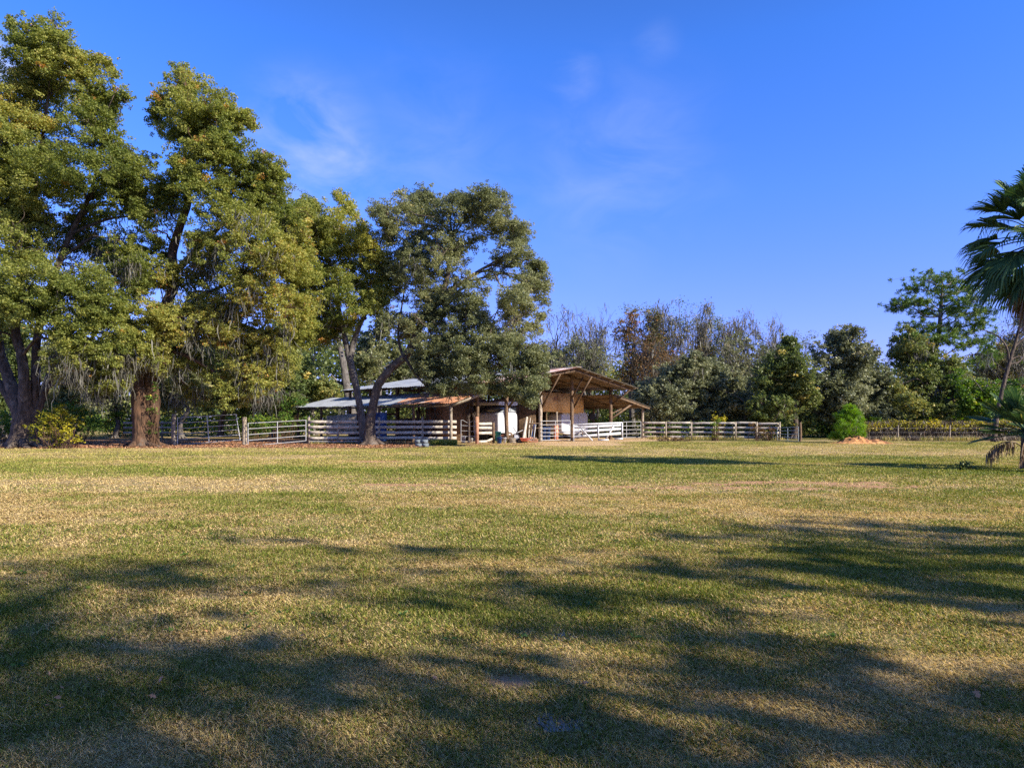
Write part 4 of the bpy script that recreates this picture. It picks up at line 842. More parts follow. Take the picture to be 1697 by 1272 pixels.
# columns: (offset across the sun direction, lowest foliage, highest foliage)
shade_tree('larger spreading oak standing to the right behind the camera', 3.5, -17, 15,
    [(-3.2, 5.0, 9.4), (-2.3, 5.5, 11.2), (-1.5, 8.6, 13.0), (-1.3, 5.0, 7.0), (-.6, 6.2, 12.2), (.3, 8.0, 13.4), (.4, 5.0, 6.6), (1.1, 6.0, 12.6), (2.0, 9.6, 12.4), (2.0, 5.5, 8.0), (2.9, 6.0, 11.6), (3.8, 7.5, 10.6)], 5)
shade_tree('second oak behind the camera, farther right', 10.2, -21, 12,
    [(-2.6, 5.8, 11.2), (-1.7, 8.6, 12.6), (-1.5, 5.6, 7.2), (-.8, 6.4, 11.8), (0, 8.4, 12.2), (.8, 7.2, 11.0), (1.5, 8.8, 10.6)], 6)
shade_tree('third oak behind the camera, close behind', 0.6, -14, 12,
    [(-1.6, 4.5, 11), (-.8, 4.8, 10.8), (0, 5.2, 11.8), (.6, 4.5, 8.4), (1.2, 4.6, 11.4), (1.9, 4.6, 7.8), (1.9, 9.0, 10.8), (2.6, 4.6, 9.8), (3.3, 4.6, 7.4), (4.0, 4.6, 8.0)], 7, (.32, .62), .5)
# ================================================================= barn and yard
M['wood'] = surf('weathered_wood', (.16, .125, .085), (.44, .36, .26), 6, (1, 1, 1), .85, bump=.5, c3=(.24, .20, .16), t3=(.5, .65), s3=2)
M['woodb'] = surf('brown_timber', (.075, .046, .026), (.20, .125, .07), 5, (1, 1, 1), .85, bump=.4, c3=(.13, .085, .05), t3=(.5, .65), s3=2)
M['ply'] = surf('plywood', (.50, .29, .10), (.72, .46, .19), 3, (1, 1, 5), .8, bump=.2, c3=(.32, .17, .08), t3=(.55, .62), s3=.9)
M['board'] = surf('grey_plank', (.32, .27, .21), (.64, .56, .45), 5, (1, 1, 3), .85, bump=.4, c3=(.30, .26, .20), t3=(.52, .68), s3=2.5)
M['redpost'] = surf('reddish_post', (.26, .11, .06), (.50, .27, .17), 6, (1, 1, .4), .85, bump=.4)
M['galv'] = surf('galvanised_sheet', (.30, .31, .32), (.44, .455, .465), 1.2, (1, 1, 1), .45, metallic=.25, bump=.05, c3=(.40, .28, .22), t3=(.62, .72), s3=.6, spec=.5)
M['rust'] = surf('rusty_sheet', (.33, .13, .06), (.55, .27, .14), 2.0, (1, 1, 1), .75, bump=.1, c3=(.52, .42, .36), t3=(.54, .64), s3=1.1)
M['fade'] = surf('faded_red_sheet', (.38, .20, .16), (.55, .36, .30), 1.5, (1, 1, 1), .65, bump=.08, c3=(.52, .50, .48), t3=(.50, .60), s3=1.0)
M['tube'] = surf('gate_tube', (.30, .29, .28), (.50, .49, .47), 12, rough=.45, metallic=.3, bump=.05, c3=(.34, .22, .15), t3=(.64, .72), s3=6)
M['dtube'] = surf('dull_gate_tube', (.20, .24, .26), (.36, .40, .42), 12, rough=.5, metallic=.3, bump=.05)
M['white'] = surf('white_enamel', (.42, .42, .43), (.52, .52, .52), 2, rough=.4, bump=.03, c3=(.62, .60, .56), t3=(.62, .75), s3=2, spec=.5)
M['whitebar'] = surf('chalky_white_bar', (.38, .38, .37), (.62, .61, .60), 6, rough=.7, bump=.2, c3=(.36, .32, .28), t3=(.58, .68), s3=5)
M['camper_shade'] = surf('painted_shade', (.012, .016, .022), (.03, .035, .045), 2, rough=.08, bump=0, spec=.8)  # near-black colour standing in for shade on the camper's upper part
M['greyp'] = surf('grey_plastic', (.20, .22, .23), (.30, .32, .33), 4, rough=.6, bump=.1)
M['teal'] = surf('teal_plastic', (.03, .26, .25), (.06, .36, .34), 4, rough=.5, bump=.1)
M['blue'] = surf('blue_plastic', (.008, .03, .12), (.02, .075, .24), 4, rough=.45, bump=.1)
M['orange'] = surf('orange_plastic', (.62, .20, .10), (.78, .32, .20), 4, rough=.5, bump=.1)
M['red'] = surf('faded_red', (.55, .12, .09), (.72, .26, .20), 4, rough=.55, bump=.1)
M['black'] = surf('black_rubber', (.012, .012, .013), (.03, .03, .03), 8, rough=.7, bump=.2)
M['concrete'] = surf('grey_block', (.09, .11, .12), (.18, .20, .21), 12, rough=.95, bump=.6, c3=(.26, .27, .27), t3=(.56, .66), s3=6)
M['steel'] = surf('dull_steel', (.20, .19, .18), (.42, .40, .38), 8, rough=.5, metallic=.6, bump=.1)

c7 = math.sqrt(.5)
def B(w, s, z): return V(4.5+c7*w-c7*s, 46+c7*w+c7*s, z)
def zr(w): return 5.0-.172*abs(w)
def wat(px, s): X = (px-CX)/F; return (X*(46+c7*s)-4.5+c7*s)/(c7*(1-X))
def bpt(px, py, s):
    w = wat(px, s); D = 46+c7*w+c7*s; return B(w, s, EYE+(HY-py)/F*D)
BU = B(0, 1, 0)-B(0, 0, 0); BW = B(1, 0, 0)-B(0, 0, 0)
barn = thing('barn', B(0, 4, 0), 'open pole barn with gabled rusty metal roof, wide bays and low side sheds', 'barn')
def rsheet(a, b, c, d, mat, nm='roof_sheet', per=.21, amp=.02, sag=.03):
    "a->b along length (corrugated), a->d up slope"
    L = np.linalg.norm(b-a); n = max(8, int(L/per*6)); m = 7; t = np.linspace(0, 1, n); u = np.linspace(0, 1, m)
    Tn, U = np.meshgrid(t, u); P = (a[None, None]*(1-Tn[..., None])+b[None, None]*Tn[..., None])*(1-U[..., None])+(d[None, None]*(1-Tn[..., None])+c[None, None]*Tn[..., None])*U[..., None]
    wob = sag*(fbm(Tn*L*.35, U*2, seed=int(L*10)+3, oct=3)-.5)*2; pan = np.floor(Tn*L/.9); lip = .018*(pan % 2)
    P[..., 2] += amp*np.cos(Tn*L/per*2*math.pi)+wob+lip
    ed = .05*(vnoise(pan*1.7, pan*0, seed=9)-.5)
    dirv = unit(d-a); P -= dirv[None, None]*((1-U)*ed)[..., None]
    i = np.arange(m-1)[:, None]*n; j = np.arange(n-1)[None, :]
    f = np.stack([i+j, i+j+1, i+n+j+1, i+n+j], -1).reshape(-1, 4)
    mb = MB(); mb.add(P.reshape(-1, 3), f); Q = P-V(0, 0, .012); mb.add(Q.reshape(-1, 3), f[:, ::-1])
    return mb.build(nm, mat, barn)
EV = 6.8
rsheet(B(-EV, -.05, zr(EV)), B(-EV, 4.4, zr(EV)), B(0, 4.4, 5.0), B(0, -.05, 5.0), M['fade'])
rsheet(B(-EV, 4.4, zr(EV)-.01), B(-EV, 18.7, zr(EV)), B(0, 18.7, 5.0), B(0, 4.4, 4.99), M['galv'])
rsheet(B(EV+.15, -.05, zr(EV)), B(EV+.15, 18.7, zr(EV)), B(0, 18.7, 5.0), B(0, -.05, 5.0), M['galv'])
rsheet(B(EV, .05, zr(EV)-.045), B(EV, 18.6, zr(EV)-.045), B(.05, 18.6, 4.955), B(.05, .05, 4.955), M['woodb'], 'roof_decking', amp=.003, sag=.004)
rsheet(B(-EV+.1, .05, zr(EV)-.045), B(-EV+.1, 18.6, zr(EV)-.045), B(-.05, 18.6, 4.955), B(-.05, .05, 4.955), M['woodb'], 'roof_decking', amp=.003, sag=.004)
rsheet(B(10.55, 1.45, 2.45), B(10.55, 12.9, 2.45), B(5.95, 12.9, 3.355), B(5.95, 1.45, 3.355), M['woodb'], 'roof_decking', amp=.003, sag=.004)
m1 = MB(); beam(m1, B(0, -.1, 5.045), B(0, 18.8, 5.045), .34, .02); m1.build('ridge_cap', M['fade'], barn)
# left low shed, right low shed
rsheet(B(-8.75, 2.7, 2.5), B(-8.75, 9.2, 2.5), B(-5.9, 9.2, 3.38), B(-5.9, 2.7, 3.38), M['rust'], 'shed_roof_sheet')
rsheet(B(-8.75, 9.2, 2.49), B(-9.3, 22.0, 2.47), B(-5.9, 22.0, 3.30), B(-5.9, 9.2, 3.37), M['galv'], 'shed_roof_sheet')
rsheet(B(10.7, 1.3, 2.48), B(10.7, 13, 2.48), B(5.9, 13, 3.40), B(5.9, 1.3, 3.40), M['galv'], 'shed_roof_sheet')
def part(nm, mat, fn):
    m_ = MB(); fn(m_); return m_.build(nm, mat, barn)
def post(w, s, ztop, r=.11, mat='woodb'):
    def fn(m_):
        P = [B(w, s, -.1), B(w, s, ztop*.5)+rng.normal(0, .02, 3), B(w, s, ztop)]; P, R = smooth_path(P, [r*1.05, r, r*.92], 4); tube(m_, P, R, 8, .05)
    part('post', M[mat], fn)
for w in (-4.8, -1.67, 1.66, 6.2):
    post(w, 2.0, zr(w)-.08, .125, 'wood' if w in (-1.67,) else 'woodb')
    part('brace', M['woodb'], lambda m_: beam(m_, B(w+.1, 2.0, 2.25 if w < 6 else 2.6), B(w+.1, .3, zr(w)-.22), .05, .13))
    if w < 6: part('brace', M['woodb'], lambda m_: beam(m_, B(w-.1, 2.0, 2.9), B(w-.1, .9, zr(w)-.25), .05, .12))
for s in (8.0, 12, 15.5, 18.3):
    for w in (-6.3, -1.67, 1.66, 6.2): post(w, s, zr(w)-.1)
post(-6.5, 3.0, 3.7); post(10.5, 2.0, 2.42, .10, 'wood'); post(10.5, 7, 2.42, .10); post(10.5, 12.5, 2.42, .1)
part('brace', M['woodb'], lambda m_: beam(m_, B(6.3, 2.0, 1.55), B(8.6, 1.6, 2.78), .06, .14))
part('brace', M['woodb'], lambda m_: beam(m_, B(6.3, 2.1, 1.9), B(9.2, 2.3, 2.66), .05, .10))
for s in (3.1, 6.8, 10.5, 14.2, 18, 21.5): post(-8.5-(.03*s), s, 2.44, .10, 'wood' if s < 4 else 'woodb')
# rafters
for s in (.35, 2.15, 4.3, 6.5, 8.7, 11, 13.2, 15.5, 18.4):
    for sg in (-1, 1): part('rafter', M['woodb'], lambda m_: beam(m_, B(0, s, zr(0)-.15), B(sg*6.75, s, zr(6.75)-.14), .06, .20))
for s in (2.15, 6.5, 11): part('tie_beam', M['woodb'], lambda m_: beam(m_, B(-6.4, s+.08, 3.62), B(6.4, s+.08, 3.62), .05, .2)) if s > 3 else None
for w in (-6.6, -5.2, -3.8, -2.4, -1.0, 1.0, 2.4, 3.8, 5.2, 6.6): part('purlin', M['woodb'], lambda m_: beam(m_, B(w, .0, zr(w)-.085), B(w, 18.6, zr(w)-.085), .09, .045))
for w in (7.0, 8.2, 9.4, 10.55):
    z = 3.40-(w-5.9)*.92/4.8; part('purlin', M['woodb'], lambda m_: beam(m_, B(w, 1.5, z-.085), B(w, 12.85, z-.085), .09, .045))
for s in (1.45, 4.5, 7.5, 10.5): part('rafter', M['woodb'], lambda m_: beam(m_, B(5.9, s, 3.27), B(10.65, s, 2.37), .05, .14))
part('fascia', M['wood'], lambda m_: beam(m_, B(-8.75, 2.72, 2.40), B(-5.9, 2.72, 3.27), .04, .13))
for s in (2.8, 6, 9, 12, 15, 18, 21.6): part('rafter', M['wood'], lambda m_: beam(m_, B(-8.7-.02*s, s, 2.36), B(-5.95, s, 3.2), .05, .14))
part('fascia', M['woodb'], lambda m_: beam(m_, B(-8.6, 2.8, 2.36), B(-9.1, 21.9, 2.34), .05, .12))
# walls inside
def wall(p0, p1, z0, z1, mat, nm='wall_panel', th=.03):
    m_ = MB(); a = (p0+p1)/2; ax = (p1-p0)/2; nrm = unit(V(-ax[1], ax[0], 0)); c = V(a[0], a[1], (z0+z1)/2); box(m_, c, V(ax[0], ax[1], 0), nrm*th/2, V(0, 0, (z1-z0)/2)); m_.build(nm, mat, barn)
wall(B(1.3, 4.55, 0), B(3.0, 4.55, 0), 2.08, 3.5, M['ply']); wall(B(3.02, 4.53, 0), B(6.1, 4.53, 0), 2.02, 3.5, M['ply'])
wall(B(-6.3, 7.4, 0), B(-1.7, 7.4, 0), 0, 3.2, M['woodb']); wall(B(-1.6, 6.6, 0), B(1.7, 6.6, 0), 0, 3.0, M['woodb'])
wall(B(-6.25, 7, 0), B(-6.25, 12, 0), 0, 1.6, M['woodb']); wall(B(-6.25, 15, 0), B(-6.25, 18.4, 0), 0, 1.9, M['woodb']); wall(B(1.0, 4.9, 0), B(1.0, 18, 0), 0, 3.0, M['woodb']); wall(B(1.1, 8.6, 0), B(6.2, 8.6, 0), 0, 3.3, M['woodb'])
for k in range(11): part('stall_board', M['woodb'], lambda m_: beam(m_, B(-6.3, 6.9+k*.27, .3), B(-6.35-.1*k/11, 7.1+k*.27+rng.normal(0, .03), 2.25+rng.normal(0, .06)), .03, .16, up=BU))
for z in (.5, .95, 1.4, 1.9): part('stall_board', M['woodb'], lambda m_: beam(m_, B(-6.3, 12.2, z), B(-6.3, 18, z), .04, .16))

# ----- generic pieces
def tgate(name, label, BL, BR, TL, TR, nb, mids=(.5,), r=.022, mat='tube', cat='gate', group=None, bow=0):
    BL, BR, TL, TR = map(np.asarray, (BL, BR, TL, TR)); base = (BL+BR)/2; base = V(base[0], base[1], 0)
    root = thing(name, base, label, cat, group)
    for k in range(nb):
        t = k/(nb-1); a = BL+(TL-BL)*t; b = BR+(TR-BR)*t; m_ = MB()
        if bow and k == nb-1: P, R = smooth_path([a, a+(b-a)*.15+V(0, 0, .0), a+(b-a)*.5-V(0, 0, bow), a+(b-a)*.85, b], [r]*5, 5)
        else: P = [a, (a+b)/2+rng.normal(0, .006, 3), b]; P, R = smooth_path(P, [r]*3, 4)
        tube(m_, P, R, 6); m_.build('rail', M[mat], root)
    for (a, b) in [(BL, TL), (BR, TR)]+[(BL+(BR-BL)*q, TL+(TR-TL)*q) for q in mids]:
        m_ = MB(); tube(m_, [a, b], [r*1.05]*2, 6); m_.build('upright', M[mat], root)
    return root
def fpost(name, label, px, py0, py1, D, r, mat, cat='post', group=None, sq=False):
    b = S(px, py1, D); b[2] = 0; t = S(px, py0, D); m_ = MB()
    if sq: beam(m_, V(b[0], b[1], -.1), V(b[0], b[1], t[2]), r*2, r*2, up=(0, 1, 0))
    else:
        P, R = smooth_path([V(b[0], b[1], -.1), V(b[0], b[1], t[2]*.5)+rng.normal(0, .015, 3), V(t[0], b[1], t[2]-.02), V(t[0], b[1], t[2])], [r*1.05, r, r*.95, r*.8], 3); tube(m_, P, R, 9, .06)
    o = m_.build(name, M[mat], None, loc=b); return tag(o, label, cat, group)
def ys(py, D): return EYE+(HY-py)/F*D

# left metal gates and their posts
fpost('gate_post', 'rough wooden post at the left end of the left metal gate', 289, 687, 738, 39.6, .12, 'wood')
fpost('gate_post', 'tall wooden post standing between the two metal gates', 405, 692, 738, 39.6, .125, 'wood')
tgate('metal_gate', 'left metal tube gate, taller and tilted, between the rough post and the tall post', S(294, 737, 39.6), S(398, 728.5, 40.4), S(294, 692, 39.6), S(391, 686.5, 40.4), 6, (.5,), .026)
tgate('metal_gate', 'right metal tube gate, lower and sunlit, left of the low shed', S(411, 739, 39.4), S(507, 730, 40.6), S(411, 701, 39.4), S(507, 696, 40.6), 5, (.5,), .026)
# yard fence in front of the sheds
yf = thing('plank_fence', V(-9, 41.9, 0), 'weathered plank fence in front of the low shed, behind the two leaning trunks', 'fence')
def fl(px): t = (px-512)/(760-512); return 41.3+1.2*t
for px in (512, 560, 628, 700):
    m_ = MB(); D = fl(px); b = S(px, 735, D); beam(m_, V(b[0], b[1]+.0, -.1), V(b[0], b[1], ys(691, D)), .13, .13, up=(0, 1, 0)); m_.build('post', M['wood'], yf)
segs = [512, 560, 628, 700, 757]
for a, b in zip(segs[:-1], segs[1:]):
    for y in (698.5, 707.5, 716.5, 725.5):
        m_ = MB(); p = S(a+.3, y+rng.normal(0, .4), fl(a)-.1); q = S(b-.3, y+rng.normal(0, .4), fl(b)-.1); beam(m_, p, q, .035, .17, warp=.006); m_.build('board', M['board'], yf)
m_ = MB(); tube(m_, [S(514, 731, 41.1), S(560, 731.5, 41.2), S(606, 730.5, 41.3)], [.03]*3, 6); m_.build('bottom_rail', M['tube'], yf)
tgate('walk_gate', 'narrow metal walk gate with a dipped top rail beside the shed corner post', S(764, 731, 42.6), S(787, 731, 42.6), S(764, 696, 42.6), S(787, 697.5, 42.6), 5, (), .02, bow=.13)
fpost('fence_post', 'reddish square post right of the narrow walk gate', 790.5, 690, 735, 42.4, .10, 'redpost', sq=True)
sf = thing('plank_fence', V(*S(805, 735, 43)[:2], 0), 'short run of four planks between the reddish post and the tall barn post', 'fence')
for y in (702, 709, 717.5): m_ = MB(); beam(m_, S(793, y, 42.5), S(815, y-.3, 43.2), .035, .15, warp=.005); m_.build('board', M['board'], sf)
m_ = MB(); beam(m_, S(792, 731.5, 42.5), S(807, 731, 42.9), .035, .14); m_.build('board', M['board'], sf)
m_ = MB(); beam(m_, S(806, 731, 42.9), S(816, 727, 43.2), .035, .14); m_.build('board', M['board'], sf)
m_ = MB(); b = S(818, 734, 43.3); beam(m_, V(b[0], b[1], -.1), V(b[0], b[1], ys(700, 43.3)), .14, .14, up=(0, 1, 0)); m_.build('post', M['woodb'], sf)
# bay gates
tgate('metal_gate', 'silver tube gate closing the barn bay left of the middle post', S(897, 729, 46.0), S(945, 728.5, 48.0), S(897, 697.5, 46.0), S(945, 696.5, 48.0), 6, (.48,), .024)
tgate('metal_gate', 'silver tube panel between the white barred gate and the outer shed post', S(1032, 725, 50), S(1062, 724.5, 52.5), S(1032, 699, 50), S(1062, 698.5, 52.5), 5, (.2,), .024)
wg = thing('barred_gate', V(*S(990, 730, 46.5)[:2], 0), 'chalky white heavy barred gate with slanting braces leaning in the right barn bay', 'gate')
def gD(px): return 46.8+(px-950)/81*1.4
for (y0, y1, h) in ((703.4, 700, .10), (708.5, 704, .17), (715.5, 710, .17), (723.5, 717.5, .17)):
    m_ = MB(); beam(m_, S(950, y0, gD(950)), S(1031, y1, gD(1031)), .045, h); m_.build('bar', M['whitebar'], wg)
for (x0, y0, x1, y1, wd_) in ((950.5, 703, 950.5, 732, .08), (991, 704, 992, 729, .09), (1031, 700, 1031.5, 727, .09)):
    m_ = MB(); beam(m_, S(x0, y0, gD(x0)-.06), S(x1, y1, gD(x0)-.06), .05, wd_, up=(1, 0, 0)); m_.build('upright', M['whitebar'], wg)
for (x0, y0, x1, y1) in ((963, 709, 982, 730), (1018, 704, 1003, 729), (991, 729, 1009, 728.5), (1018, 727, 1032, 726.5)):
    m_ = MB(); beam(m_, S(x0, y0, gD(x0)-.12), S(x1, y1, gD(x0)-.2), .05, .10); m_.build('brace', M['whitebar'], wg)
# long fence to the right
lf = thing('plank_fence', V(*S(1180, 730, 48.8)[:2], 0), 'long four-plank pale fence running right from the barn to the dark trees', 'fence')
def ld(px): return 51.5-(px-1065)/230*3.0
pxs = [1065, 1103, 1145, 1184, 1218, 1253, 1291]
for k, px in enumerate(pxs[1:]):
    D = ld(px); b = S(px, 729, D); m_ = MB(); beam(m_, V(b[0], b[1]-.12, -.1), V(b[0], b[1]-.12, 1.34), .10, .10, up=(0, 1, 0)); m_.build('post', M['wood'], lf)
for a, b in zip(pxs[:-1], pxs[1:]):
    for z in (1.24, .90, .56, .22):
        z += rng.normal(0, .015); p = S(a+.3, 700, ld(a)); q = S(b-.3, 700, ld(b)); p[2] = z+rng.normal(0, .01); q[2] = z; m_ = MB(); beam(m_, p, q, .035, .16, warp=.008); m_.build('board', M['board'], lf)
tgate('metal_gate', 'dull blue grey tube gate standing in tree shade at the end of the long fence', S(1288, 729, 48.4), S(1323, 731, 47.2), S(1288, 709, 48.4), S(1323, 707, 47.2), 5, (.5,), .024, 'dtube')
fpost('gate_post', 'dark wooden post right of the dull tube gate under the evergreens', 1326, 700, 731, 47.0, .09, 'woodb')
bf = thing('plank_fence', V(*S(262, 728, 52)[:2], 0), 'faded grey plank fence seen between the brown double trunk and the left gate post', 'fence')
for px in (246, 268, 288): m_ = MB(); b = S(px, 728, 52); beam(m_, V(b[0], 52.05, -.1), V(b[0], 52.05, 1.4), .12, .12, up=(0, 1, 0)); m_.build('post', M['wood'], bf)
for z in (1.25, .88, .5): m_ = MB(); beam(m_, V(S(205, 0, 52)[0], 51.95, z), V(S(288, 0, 52)[0], 51.95, z), .035, .17, warp=.01); m_.build('board', M['wood'], bf)
wf = thing('wire_fence', V(*S(1530, 731, 48)[:2], 0), 'low wire fence on thin posts in front of the brown vine hedge', 'fence')
for px in (1440, 1488, 1531, 1574, 1618, 1662, 1706): m_ = MB(); b = S(px, 731, 48); h_ = 1.12 if px in (1488, 1574) else .7; r_ = .05 if px in (1488, 1574) else .025; tube(m_, [V(b[0], 48, -.1), V(b[0]+.02, 48, h_)], [r_, r_*.8], 6, .04); m_.build('post', M['wood'] if r_ > .03 else M['woodb'], wf)
for z in (.3, .6, .9): m_ = MB(); tube(m_, [V(S(1440, 0, 48)[0], 47.95, z), V(S(1706, 0, 48)[0], 47.95, z)], [.005]*2, 4); m_.build('wire', M['steel'], wf)

# ----- trailers
def rbox(mb, c, ax, ay, az, bev=.12, seg=3):
    "box with rounded vertical+top profile: superellipse loft along ay"
    n = 28; a = np.linspace(0, 2*math.pi, n, endpoint=False); e = .35
    cx = np.sign(np.cos(a))*np.abs(np.cos(a))**e; cz = np.sign(np.sin(a))*np.abs(np.sin(a))**e; m = [(-1, .94), (-.96, .985), (-.9, 1), (.9, 1), (.96, .985), (1, .94)]
    R = []
    for (t, k) in m: R.append(np.asarray(c)[None]+cx[:, None]*k*ax[None]+cz[:, None]*k*az[None]+t*ay[None])
    R = np.array(R); i = np.arange(len(m)-1)[:, None]*n; j = np.arange(n)[None, :]; j2 = (j+1) % n
    mb.add(R.reshape(-1, 3), np.stack([i+j, i+j2, i+n+j2, i+n+j], -1).reshape(-1, 4)); mb.add(R[0], [list(range(n))[::-1]]); mb.add(R[-1], [list(range(n))])
def disc(mb, c, axis, r, w, seg=16):
    axis = unit(axis); tube(mb, [c-axis*w/2, c-axis*w*.3, c+axis*w*.3, c+axis*w/2], [r*.9, r, r, r*.9], seg)
tl = thing('livestock_trailer', B(5.45, 5.75, 0), 'rounded white trailer parked under the barn gable behind the silver gate', 'trailer')
TW0, TW1 = wat(931, 5.0), wat(975, 5.0); TC = (TW0+TW1)/2; TH = (TW1-TW0)/2
m_ = MB(); rbox(m_, B(TC, 5.75, 1.24), BW*TH, BU*.74, V(0, 0, .90)); m_.build('body', M['white'], tl, smooth=False)
for s_ in (5.12, 6.35):
    m_ = MB(); disc(m_, B(TC+.5, s_, .34), BU, .34, .2); w_ = m_.build('wheel', M['black'], tl); m_ = MB(); disc(m_, B(TC+.5, s_-.03, .34), BU, .18, .22); m_.build('rim', M['steel'], w_)
m_ = MB(); beam(m_, B(TW0, 5.75, .42), B(TW0-1, 5.75, .45), .08, .1); m_.build('hitch', M['steel'], tl)
m_ = MB(); box(m_, B(TC, 4.995, .56), BW*TH*.93, BU*.012, V(0, 0, .04)); m_.build('trim', M['greyp'], tl)
m_ = MB()
for ww in (-.55, .35): box(m_, B(TC+ww, 4.998, 1.2), BW*.012, BU*.012, V(0, 0, .62))
m_.build('door_seam', M['greyp'], tl)
cp = thing('camper', B(-2.3, 5.6, 0), 'boxy white camper front with dark painted-shade upper band in the left barn bay', 'camper')
CS = 4.5; w0, w1 = wat(825, CS), wat(858, CS); wc = (w0+w1)/2; wh = (w1-w0)/2
m_ = MB(); rbox(m_, B(wc, CS+1.3, 1.22), BW*wh, BU*1.3, V(0, 0, .84)); m_.build('body', M['white'], cp)
m_ = MB(); box(m_, B(wc, CS+1.3, 2.26), BW*(wh*.94), BU*1.2, V(0, 0, .22)); m_.build('shade_band', M['camper_shade'], cp)  # dark band paints the shade under the barn roof on the upper camper
m_ = MB(); rbox(m_, B(wc, CS+1.3, 2.62), BW*wh, BU*1.35, V(0, 0, .14)); m_.build('roof', M['white'], cp)
m_ = MB(); q = [B(wc-wh*.85, CS-.06, 2.05), B(wc+wh*.8, CS-.06, 2.05), B(wc+.05, CS-.06, 2.34), B(wc-wh*.85, CS+.2, 2.06), B(wc+wh*.8, CS+.2, 2.06), B(wc+.05, CS+.2, 2.35)]
m_.add(q, [[0, 1, 2]]); m_.add(q, [[5, 4, 3]]); m_.add(q, [[0, 2, 5, 3], [1, 4, 5, 2], [0, 3, 4, 1]]); m_.build('hood', M['greyp'], cp)
for s_ in (CS+1.4,):
    for ww in (wc-wh*.95, wc+wh*.95): m_ = MB(); disc(m_, B(ww, s_, .36), BW, .36, .2); m_.build('wheel', M['black'], cp)
m_ = MB(); disc(m_, B(wat(981, 5.2), 5.2, 1.72), unit(BU+BW*.4), .32, .2); o = m_.build('spare_tyre', M['black'], None, loc=B(wat(981, 5.2), 5.2, 1.40)); tag(o, 'black tyre hung at the right end of the rounded white trailer', 'tyre')

# ----- yard clutter
def lathe(mb, c, prof, n=18):
    a = np.linspace(0, 2*math.pi, n, endpoint=False); R = np.array([np.stack([c[0]+r*np.cos(a), c[1]+r*np.sin(a), np.full(n, c[2]+z)], 1) for r, z in prof]); m = len(prof)
    i = np.arange(m-1)[:, None]*n; j = np.arange(n)[None, :]; j2 = (j+1) % n; mb.add(R.reshape(-1, 3), np.stack([i+j, i+j2, i+n+j2, i+n+j], -1).reshape(-1, 4))
def bucket(label, px, py, D, r, h, mat, name='bucket', handle=True, cat='bucket'):
    b = S(px, py, D); b[2] = 0; root = thing(name, b, label, cat); m_ = MB(); lathe(m_, b, [(0, .01), (r*.8, .01), (r, h), (r*1.06, h), (r*1.06, h-.03), (r*.98, h-.03), (r*.95, h-.02), (r*.76, .03), (0, .03)]); m_.build('tub', M[mat], root)
    if handle:
        m_ = MB(); a = np.linspace(0, math.pi, 9); tube(m_, [b+V(math.cos(t)*r, -.1*math.sin(t), h-.02+r*.75*math.sin(t)) for t in a], [.008]*9, 4); m_.build('handle', M['steel'], root)
    return root
bucket('blue tub on the ground at the foot of the left barn post', 827.5, 734, 43.0, .17, .38, 'blue')
bucket('white bucket standing right of the blue tub', 836, 733, 43.6, .13, .34, 'white')
bucket('faded orange bucket behind the white bucket', 833.5, 729, 44.6, .19, .50, 'orange')
bucket('black rubber feed tub resting behind the orange bucket', 833, 727, 45.3, .28, .62, 'black', 'feed_tub', False, 'tub')
bucket('teal barrel leaning against the left barn post behind the blue tub', 825.5, 731, 44.5, .20, .72, 'teal', 'barrel', False, 'barrel')
bucket('white bucket seen through the narrow walk gate', 768, 730, 44.2, .15, .40, 'white')
bucket('small white pail to the right inside the narrow walk gate', 781.5, 728, 45, .10, .26, 'white', 'pail', True, 'pail')
bucket('dark blue barrel in shade behind the silver bay gate', 898.5, 727, 49, .30, .95, 'blue', 'barrel', False, 'barrel')
bucket('second dark blue barrel, right of the first in the shaded bay', 906, 726, 50.5, .30, .95, 'blue', 'barrel', False, 'barrel')
def pole(name, label, a, b, r, mat, cat='pole', group=None, flat=None):
    base = V(a[0], a[1], 0); m_ = MB()
    if flat: beam(m_, a, b, flat[0], flat[1], up=(0, 1, 0))
    else: P, R = smooth_path([a, (a+b)/2+rng.normal(0, .02, 3), b], [r, r*.9, r*.8], 4); tube(m_, P, R, 7, .06)
    o = m_.build(name, M[mat], None, loc=base); return tag(o, label, cat, group)
def sg(px, py, D):
    q = S(px, py, D); q[2] = max(q[2], .02); return q
pole('log', 'thick pale barked log leaning upright among the stored lumber', sg(866.5, 732, 44.6), S(873, 691, 45.4), .115, 'board', 'log')
pole('log', 'second mottled log leaning right behind the pale barked one', sg(871, 732, 44.8), S(869.5, 701, 45.6), .10, 'wood', 'log')
pole('stake', 'thin grey stake poking up right of the leaning logs', sg(876, 731, 45), S(879, 692, 45.8), .035, 'board', 'stake')
pole('stake', 'shorter grey stake beside the thin stake', sg(878, 731, 45.2), S(882.5, 696, 45.8), .03, 'wood', 'stake')
pole('pipe', 'blue grey pipe leaning near the second barn post, left of its pair', sg(880, 732, 44.8), S(885.5, 703, 45.6), .035, 'blue', 'pipe')
pole('pipe', 'pale blue pipe leaning right against the second barn post', sg(884, 732, 44.7), S(888, 703, 45.4), .03, 'galv', 'pipe')
pole('plank', 'long grey plank propped across the clutter in front of the camper', S(850, 720, 44.4), S(866, 712.5, 44.6), .05, 'steel', 'plank', flat=(.05, .12))
pole('plank', 'plank lying low against the leaning logs near the second post', S(874, 701, 45.3), S(892, 701, 46.0), .05, 'woodb', 'plank', flat=(.04, .2))
pole('plank', 'brown plank under the other one, behind the leaning pipes', S(874, 709, 45.3), S(892, 709, 46.0), .05, 'woodb', 'plank', flat=(.04, .2))
